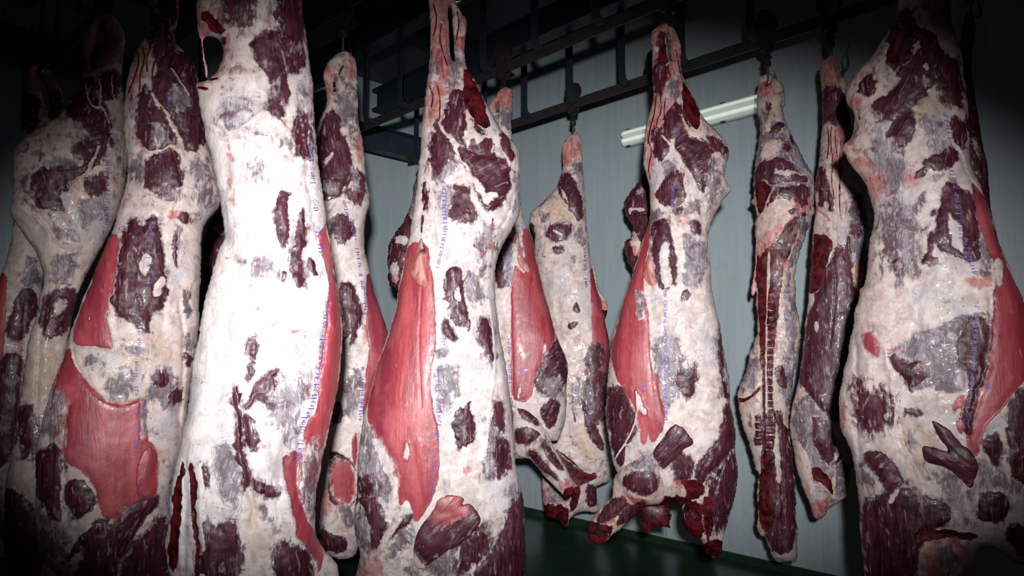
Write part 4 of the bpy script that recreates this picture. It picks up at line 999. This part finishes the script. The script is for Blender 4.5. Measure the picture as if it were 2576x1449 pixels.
# behind front-left, dark
side('dark side almost hidden between the two front sides at left of centre', 4.3, (590, 330), dict(
 hook_label='hook of the dark side hidden behind the brilliant white one',
 out="A:1140,640 1200,640 1230,760 1240,900 1300,1100 1330,1300 B:1320,100 1300,700 1240,1040 1120,1060 1040,800 960,400 990,100 A:1010,1250 1050,1100 1110,1060 1120,900 1130,760",
 ops="m60 A:900,900 1400,900 B:1400,1100 900,1100\nf30 A:1060,1140 1140,1100 1140,1180 1080,1180\nr20 B:1030,0 1060,0 1040,160 1020,160", ink=["A:1040,1250 1030,1400"]), tone=.1, step=5)
# left centre narrow one
side('slim side half hidden behind the right edge of the brilliant white one', 3.2, (862, 148), dict(
 hook_label='steel hook through the pale hock of the slim side behind the white one', hang=30,
 out="E:185,256 140,270 95,310 65,360 65,400 80,450 85,500 75,550 55,600 30,650 10,750 -20,850 -60,1000 -80,1200 -80,1449 F:-80,300 -60,900 -10,1200 0,1250 60,1330 150,1365 200,1360 240,1330 250,1250 290,1000 330,700 390,500 392,300 395,235 370,160 345,90 320,20 E:305,1400 300,1370 290,1320 275,1260 270,1180 285,1080 304,1022 292,950 282,860 272,780 265,700 248,640 242,560 241,470 236,400 233,330 225,290",
 holes=["E:130,392 127,430 130,474 118,462 117,412 124,396"],
 ops="""p30 E:60,340 100,300 130,380 90,430
p24 E:180,260 225,290 230,400 200,400
d5 E:168,318 172,334 150,372 138,392 146,360
p14 E:80,420 110,420 100,520 85,500
m9,10 E:100,570 120,600 140,650 170,680 195,720 205,800 210,850 180,920 140,990 80,1020 50,980 60,940 40,900 20,760 60,630
f9 E:60,800 130,755 115,790 60,850
g26 E:60,890 170,930 130,980 60,980
m17 E:190,860 260,850 280,940 260,1020 210,1010 180,950
g32 E:190,800 250,850 280,1000 190,960
m22 E:105,1110 150,1080 200,1100 222,1180 160,1220 110,1180
g24 E:150,460 235,460 235,560 210,620 150,650 130,560
m8 E:105,550 150,590 155,655 125,615
m8 E:-20,1310 30,1330 30,1380 -20,1380
p20 E:225,660 265,740 260,830 235,800
m7,3 F:140,-30 220,-30 235,60 260,120 255,200 230,220 240,260 190,290 170,200
f8 F:180,230 215,225 200,300 170,300
r7 E:290,1350 330,1449 F:350,60 395,230 388,330 340,470 310,500 280,640 260,640 270,500 290,380 300,280 280,200 290,100 280,20
p12 F:260,180 330,180 330,300 290,270
g36 F:170,430 260,400 260,560 220,640 170,660
m10 F:120,560 165,600 165,650 130,690 100,640
d7,30 F:95,830 120,815 170,840 210,880 235,900 235,1090 170,1080 100,1090 90,1000 100,930
r60 F:100,840 240,890 240,1090 100,1080
p24 F:40,1040 120,1060 100,1140 50,1150
r7 F:205,760 240,720 235,900 215,880
m8 F:40,1210 100,1230 150,1240 190,1300 150,1330 60,1320
y45 F:100,1110 220,1090 220,1250 120,1200
g25 F:130,1100 230,1090 230,1200 150,1180
V5,-5 E:210,860 140,1000 90,1060""",
 ink=["E:170,1010 190,1090 230,1200 250,1350 265,1449", "F:275,0 280,130", "F:265,400 262,560 250,680"], inksize=6), tone=.65, step=3.5)
# behind the centre
side('side close behind the large central one, with small hanging gland and bent foreleg', 4.0, (1266, 236), dict(
 hook_label='steel hook of the side behind the large central one', hang=70,
 out="G:150,436 120,445 95,480 65,520 58,560 90,600 95,650 60,800 20,1000 0,1449 H:20,300 60,700 120,860 160,880 190,855 240,862 300,830 330,770 345,765 375,772 400,768 412,760 430,705 450,640 450,500 459,420 450,360 430,310 395,230 375,150 345,50 G:330,1449 320,1400 290,1280 275,1180 250,1140 225,1060 210,950 190,800 175,700 172,600 178,520 183,460",
 holes=["G:105,500 110,540 105,580 98,560 100,520"],
 ops="""g28 G:100,560 175,540 175,680 120,640
p28 G:60,520 100,440 180,440 180,520 100,560
m24 G:90,1300 120,1250 150,1300 140,1449 90,1449
g22 G:120,1180 180,1180 180,1440 130,1440
r7 G:225,1160 250,1140 275,1180 320,1400 G:335,1440 H:375,150 398,240 380,300 340,330 320,400 290,440 280,540 250,575 200,570 178,560 170,400 170,200 170,0 G:180,1380 195,1330 200,1340 245,1385 240,1300
g20 G:180,1160 220,1160 235,1290 200,1260
m10 H:120,560 180,560 190,860 120,860
m7,-50 H:400,250 430,310 455,400 450,480 400,550 340,540 300,500 285,460 320,400 350,340
g36,-50 H:300,460 450,420 440,560 350,560
m14,-50 H:330,590 400,560 420,620 380,690 350,700 320,650
f9 H:340,280 350,280 345,330 335,330
f6 H:210,500 225,500 212,560 205,550
V5,-6 H:330,700 390,560 450,480
V5,-5 H:170,0 180,560""",
 ink=["G:165,1200 150,1400", "H:158,260 165,480"], inksize=5,
 glyphs=[[[(1309,926),(1315,925),(1317,932),(1310,933),(1309,926)],[(1310,933),(1308,938),(1315,937)]]],
 parts=[('hanging_gland', dict(out="G:205,1135 212,1200 222,1290 247,1322 267,1368 260,1385 235,1377 210,1350 200,1320 203,1270 198,1200", ops="p60 G:180,1100 280,1100 280,1400 180,1400"), dict(k=.95, cf=.95, n0=-.001, tone=.35, rag=.0006, step=2.6)),
  ('foreleg', dict(out="H:175,590 210,580 255,600 300,640 340,700 362,740 378,790 420,850 450,905 470,960 497,1000 490,1030 450,1064 430,1040 400,1010 350,960 300,900 262,850 200,852 180,760", ops="""m9,-40 H:200,585 250,600 320,690 290,680 220,650
m11 H:192,715 240,705 300,710 315,740 290,765 250,790 200,780
m9,-35 H:255,820 290,820 330,870 420,980 350,930 290,880
m9,-35 H:325,780 350,790 400,850 440,920 410,910 350,850
g20 H:310,740 360,760 350,800 300,780
p10 H:400,960 500,960 500,1050 430,1064
d22 H:430,1010 500,1000 500,1070 430,1070
T5,5 H:300,800 370,880 440,980
T6,5 H:190,690 300,700 340,760"""), dict(k=.8, cf=.45, n0=.05, step=3.0, tone=.4))]), tone=.5, step=3.2)
# far middle one
side('far side with the round cream rump hanging before the bare panel wall at centre', 4.6, (1442, 352), dict(
 hook_label='trolley and steel hook holding the far cream side at centre', hang=35,
 out="G:500,668 470,680 440,710 425,740 428,800 432,850 415,900 400,940 370,980 320,1030 280,1060 262,1090 265,1130 285,1180 290,1220 285,1280 300,1360 320,1449 H:330,60 345,200 350,500 330,800 325,960 332,1060 335,1120 350,1155 395,1162 420,1165 428,1200 455,1210 465,1160 500,1130 540,1120 580,1130 600,1125 612,1110 602,1060 598,1010 605,992 640,985 680,960 690,700 672,400 668,290 655,220 640,150 620,60 G:600,1449 590,1400 570,1300 560,1200 550,1120 545,1040 540,960 535,870 528,790 525,720 520,680",
 ops="""p40 G:430,700 520,680 525,780 430,850
g20 G:470,800 530,800 535,880 480,870
m9,-20 G:445,870 460,868 490,910 520,980 530,1040 530,1100 510,1105 480,1070 440,1000 400,960 415,900
f12 G:410,920 440,960 470,1040 440,1010
m10 G:345,1180 370,1130 420,1122 460,1135 480,1130 470,1170 440,1210 380,1210 360,1195
f5 G:380,1150 440,1180 420,1190 380,1165
m9 G:370,1240 400,1230 430,1240 440,1270 400,1282
g18 G:310,1080 365,1060 360,1110 320,1115
p9 G:395,1015 420,1020 410,1035
m14 G:265,1110 290,1150 290,1200 275,1170
y50 G:360,980 430,960 470,1090 360,1120
g18 G:490,1150 540,1130 550,1240 500,1230
g16 G:475,1290 500,1290 500,1340 480,1340
m5 H:478,110 498,65 510,90 522,122 500,130
m5 H:450,190 480,170 515,172 485,205 465,212
r7,3 G:570,1330 600,1400 H:620,60 655,220 668,290 650,500 640,600 620,680 600,700 570,690 555,640 555,500 548,380 580,290 580,200 570,0
m32 H:555,290 640,290 620,430 560,430
m60 H:560,420 640,420 640,640 570,680
m6,-30 H:525,550 540,590 560,640 620,740 640,800 630,825 600,800 560,750 545,680 540,620
d9 H:380,800 440,840 500,890 560,940 600,920 600,960 520,1000 490,990 450,930
g14 H:460,740 500,770 510,800 480,795
m5 H:480,610 500,670 490,680
y50 H:480,690 640,700 600,900 500,850
g45 H:450,500 560,420 550,560 480,640
p14 H:320,990 430,1030 460,1100 420,1170 340,1160
d24 H:320,1080 460,1090 460,1190 330,1170
g24 H:345,980 440,1000 450,1080 360,1100
d14 H:400,1100 460,1100 460,1210 420,1210
m12 H:540,1000 600,990 600,1090 560,1110
d10 H:480,1000 530,1000 500,1120 460,1130
V6,-7 H:380,790 460,870 560,930 640,930
V6,-9 H:470,1000 500,1060 460,1160
V5,-6 H:540,1000 550,1120""",
 ink=["G:540,1250 548,1449", "H:585,60 590,100", "H:560,500 560,680"], inksize=5,
 parts=[('hanging_gland', dict(out="G:572,1290 590,1340 600,1380 605,1449 H:640,50 658,90 656,125 642,152 630,132 624,60 600,0 G:585,1380", ops="p40 H:560,60 700,60 700,200 560,200\nd14 H:620,110 660,110 660,160 620,160"), dict(k=.9, cf=.9, n0=.0, tone=.35, rag=.0006, step=2.6))]), tone=.25, step=3.0)
# fore quarters glimpsed
side('dark ragged cut of beef glimpsed at the left of the lamp-side carcass', 4.25, (1650, 300), dict(
 hook_label='hook of the dark ragged cut behind the side left of the lamp', 
 out="G:900,580 925,640 930,720 960,800 1000,1000 980,1250 900,1330 850,1400 800,1390 790,1370 775,1350 760,1310 740,1260 735,1210 775,1195 792,1155 770,1120 750,1080 735,1030 745,1000 770,970 800,930 830,870 860,800 880,700",
 ops="""m40 G:700,550 1000,550 1000,1450 700,1450
f6 G:750,1050 840,1040 850,1060 790,1060 770,1075
p10 G:750,1080 800,1070 860,1100 820,1180 780,1140
f12 G:775,1150 820,1180 830,1250 790,1300 770,1230
p14 G:740,1215 790,1230 830,1300 790,1360
g24 G:800,950 860,940 860,980 790,990
V7,-12 G:750,1060 800,1080 880,1060
V7,-12 G:780,1190 830,1220 860,1300""", ), group='dark ragged cuts in the background', tone=.1, step=3.4, rag=.005)
side('dark ragged cut of beef glimpsed at the left of the large central side', 4.7, (1085, 330), dict(
 hook_label='hook of the dark ragged cut left of the large central side',
 out="E:590,640 630,640 640,760 680,900 700,1200 660,1500 560,1560 480,1540 430,1460 400,1430 387,1385 392,1300 390,1240 410,1195 460,1140 500,1050 520,980 515,930 530,900 570,800",
 ops="""m40 E:350,600 800,600 800,1600 350,1600
g22 E:500,900 600,900 580,1080 480,1120
f9 E:430,1180 500,1190 480,1230 420,1230
f12 E:395,1310 450,1320 440,1449 400,1390
p12 E:385,1380 440,1370 500,1449 440,1449
f10 E:450,1300 500,1280 500,1340
V7,-12 E:400,1240 500,1260
V7,-12 E:390,1330 480,1370""", ), group='dark ragged cuts in the background', tone=.1, step=3.4, rag=.005)
# spine-on side
vert = "\n".join("p5 I:612,%d 660,%d 660,%d 612,%d" % (y, y+6, y+12, y+6) for y in range(1270, 1449, 40))+"\n"+"\n".join("p5 J:612,%d 650,%d 650,%d 612,%d" % (y, y+5, y+11, y+6) for y in range(10, 420, 38))+"\n"+"\n".join("V4,-4 J:615,%d 690,%d" % (y, y+4) for y in range(10, 840, 38))+"\n"+"\n".join("f2.5 J:660,%d 690,%d 690,%d 660,%d" % (y+10, y+14, y+18, y+15) for y in range(20, 700, 38))
side('narrow split side turned edge-on, showing its red backbone', 3.63, (1932, 205), dict(
 hook_label='black trolley and hook above the split backbone side', hang=10, hn=.02,
 out="I:680,368 640,375 615,400 613,470 612,560 625,640 620,720 600,800 590,880 590,950 600,1000 572,1015 605,1050 600,1150 605,1250 598,1350 580,1430 J:578,10 590,25 605,20 605,100 615,200 600,260 570,330 555,400 540,460 503,548 520,600 540,700 570,800 600,870 593,925 617,925 610,1000 615,1100 607,1150 608,1200 625,1245 655,1255 660,1300 690,1360 720,1380 780,1370 805,1380 812,1300 805,1150 800,1050 790,850 775,700 770,640 780,580 800,420 820,300 825,220 815,150 800,80 800,0 I:800,1449 800,1330 830,1250 860,1170 890,1100 900,1000 900,920 880,870 840,800 810,740 790,680 755,620 740,560 735,490 742,430 720,415 705,400",
 holes=["I:655,395 661,410 660,450 655,440"],
 ops="""y40 I:610,370 740,370 740,600 620,600
p28 I:620,400 700,400 700,500 620,500
m9 I:655,520 680,520 675,560 660,560
g20 I:600,640 800,680 890,880 880,1100 800,1300 760,1449 J:820,100 800,400 770,640 720,500 760,100 I:740,1449 800,1100 600,900
m9 I:680,630 740,610 750,640 700,670 670,670
m7 I:740,725 770,725 778,755 748,755
m7 I:765,650 800,730 785,720
f12 I:640,720 740,700 700,800 620,800
m10 I:600,850 640,800 680,810 720,780 790,820 780,850 860,890 862,925 780,900 700,930 640,900 600,930
f12 I:690,840 820,860 860,890 780,880 700,880
d8 I:598,920 640,905 670,930 690,940 660,1000 640,1060 615,1080 600,1000
m14 I:690,960 780,930 860,930 870,980 850,1040 800,1010 760,1000 700,1010 660,1050
p20 I:650,1000 700,950 860,940 880,1000 860,1080 780,1050
f10 I:680,1010 760,985 790,1040 780,1100 720,1150 680,1160 655,1080
f8 I:770,1000 800,980 790,1080 760,1090
m7 I:765,1060 800,1045 800,1070 775,1085
m7 I:830,1070 855,1070 855,1085 835,1085
y24 I:625,1090 680,1100 660,1150 630,1150
d7 I:760,1120 820,1080 830,1130 800,1200 770,1290 740,1340 735,1449 J:725,0 720,120 690,300 690,400 690,620 690,800 640,870 635,500 620,260 612,100 610,0 I:620,1300 640,1260 700,1210
p40 I:610,1200 760,1120 820,1090 800,1200 760,1290 730,1449 J:720,0 700,400 640,400 610,100 610,0
f2.5 I:660,1260 675,1262 672,1449 J:668,0 658,100 655,300 662,500 658,800 650,800 648,500 648,300 654,100 656,0
d8 I:605,1300 625,1280 620,1449 600,1449
"""+vert+"""
m24 J:640,600 760,650 790,900 805,1300 700,1350 650,1200 640,900
d14 J:620,880 690,700 720,900 700,1200 640,1230 612,1150
f9 J:690,700 720,760 740,1000 700,960
y20 J:660,1150 700,1180 690,1280 660,1260
f7 J:690,640 700,640 730,840 715,860
y4 J:690,300 700,400 698,620 692,620 688,480
f18 J:700,280 720,100 770,50 780,140 750,320 740,460 710,450
g14 J:730,60 820,150 800,400 760,600 740,560 760,300
m12,-20 J:720,380 760,460 740,520 700,440
f9 J:710,500 760,600 780,700 740,700
d5 J:505,550 560,560 625,490 628,510 575,560 530,582
g30 J:560,380 620,280 625,480 560,530 530,520
y20 J:575,400 620,340 620,470 580,500
m6 J:597,640 630,635 628,790 602,790
f3 J:600,670 630,672 630,680 600,678
f3 J:600,710 630,712 630,720 600,718
f3 J:600,750 630,752 630,760 600,758
g16 J:560,620 580,640 575,700 560,680
y20 J:560,700 600,700 600,800 580,800
V6,-12 J:635,500 640,700 640,900
V6,-8 J:700,560 730,900 740,1200
T5,7 J:655,200 655,600
V6,-8 J:505,555 560,575 625,500
V8,-8 I:600,900 700,940 860,920""",
 parts=[('hanging_gland', dict(out="I:606,1150 614,1280 610,1380 606,1449 J:600,20 592,44 578,36 576,12 I:584,1430 598,1340 602,1250", ops="p18 I:500,1100 700,1100 J:700,100 500,100"), dict(k=.8, cf=0, n0=.03, rag=.0005, tone=.0, step=2.6))]), tone=.0, step=2.8, k=.85, rag=.0035)
# dark red side between
side('dark red side with pointed foreleg stump, right of the backbone side', 3.39, (2092, 158), dict(
 hook_label='black trolley and hook whose tip pokes out beside the big right side', hang=0, big=.042,
 out="K:155,272 120,300 95,310 90,370 103,430 105,520 107,620 95,700 90,800 75,880 66,960 75,1060 60,1130 55,1200 45,1320 38,1449 J:870,20 865,80 850,180 838,330 825,420 800,540 775,640 772,720 790,800 800,880 820,960 860,1050 880,1110 890,1162 930,1168 955,1140 965,1110 990,1088 1030,1072 1062,1050 1075,980 1080,900 L:280,900 320,500 360,0 K:360,1300 345,1000 300,800 250,640 232,520 236,440 225,395 200,385 190,330 180,300",
 ops="""B3 K:150,640 145,720 160,800 150,900 165,1000
B3 K:170,650 175,760 190,860 185,960
B3 K:200,680 190,760 200,860 190,1000 200,1100
B3 K:130,640 140,700 130,800
p22 K:90,300 200,300 205,430 100,450
m14 K:102,440 200,430 245,640 190,650 150,610 110,630
g20 K:160,600 220,600 230,700 180,680
p30 K:150,640 240,640 240,900 170,900
m14 K:70,860 120,840 130,1000 100,1040 80,1000
m7 K:128,960 145,950 160,1000 160,1060 140,1040
p14 K:75,1040 160,1100 160,1140 80,1060
d6 K:55,1170 90,1180 120,1180 165,1220 130,1300 110,1449 L:40,40 35,0 K:38,1449 45,1260
f4 K:55,1180 62,1180 60,1290
m16,3 K:160,1250 210,1238 235,1270 245,1350 265,1449 L:290,60 262,150 240,300 225,480 180,690 130,640 90,590 30,520 -10,470 5,380 20,200 70,40 K:105,1449
f5 L:70,160 90,180 80,240 60,200
f4 L:150,170 220,120 200,140
g22 J:775,600 850,535 880,560 930,620 985,700 1000,780 1000,900 990,960 940,990 880,980 830,880
m14 J:900,620 990,740 1000,860 960,900 880,760
d8 J:880,905 920,900 970,950 992,1000 990,1050 960,1010 920,975 880,970
f11 J:778,760 830,780 860,840 880,920 900,1000 960,1060 955,1110 920,1160 880,1160 820,970
p12 J:880,1080 970,1060 950,1180 880,1170
m4 J:915,755 925,760 943,800 930,800
g14 J:1000,900 1040,860 1070,900 1070,1020 1000,1070
d7 J:1000,870 1030,830 1040,850 1010,900
g26 K:225,930 300,970 335,1100 340,1320 300,1340 240,1300 225,1150
m30 K:250,1000 300,1000 310,1200 260,1200
m10 K:225,1180 245,1200 250,1280 230,1260
d14 K:320,1300 345,1300 340,1449 L:340,60 280,60 300,0
V6,-9 K:200,900 225,1150 245,1300 270,1449
V6,-6 J:1000,760 1000,900 970,1080
V5,-5 K:150,1250 180,1449 L:140,300
T5,5 K:190,700 180,900 190,1180
V6,-9 K:75,1050 120,1090 170,1140""",
 ink=["K:285,970 290,1180", "K:290,1260 275,1300"], inksize=5,
 parts=[('hanging_gland', dict(out="K:262,1320 280,1330 300,1345 308,1380 300,1420 280,1435 265,1425 262,1390", ops="p60 K:200,1300 330,1300 330,1449 200,1449"), dict(k=.9, cf=.9, n0=.0, tone=.2, rag=.0006))]), tone=.1, step=3.3)
side('dark side mostly hidden behind the right edge of the big right side', 2.97, (2440, 30), dict(
 hook_label='hook of the dark side behind the big right one',
 out="K:830,55 865,60 880,120 860,250 855,360 866,440 885,560 903,680 925,780 940,900 952,1050 982,1180 1000,1300 1010,1449 L:1000,400 960,900 860,1000 740,900 700,300 K:700,1449 650,1000 680,600 740,400 790,250 810,120",
 ops="m30 K:600,0 1100,0 L:1100,1000 600,1000\nf40 K:845,620 900,700 920,820 880,800\ny20 K:860,720 900,740 900,800\ng30 K:860,860 910,860 920,960", ), tone=.0, step=4.2)
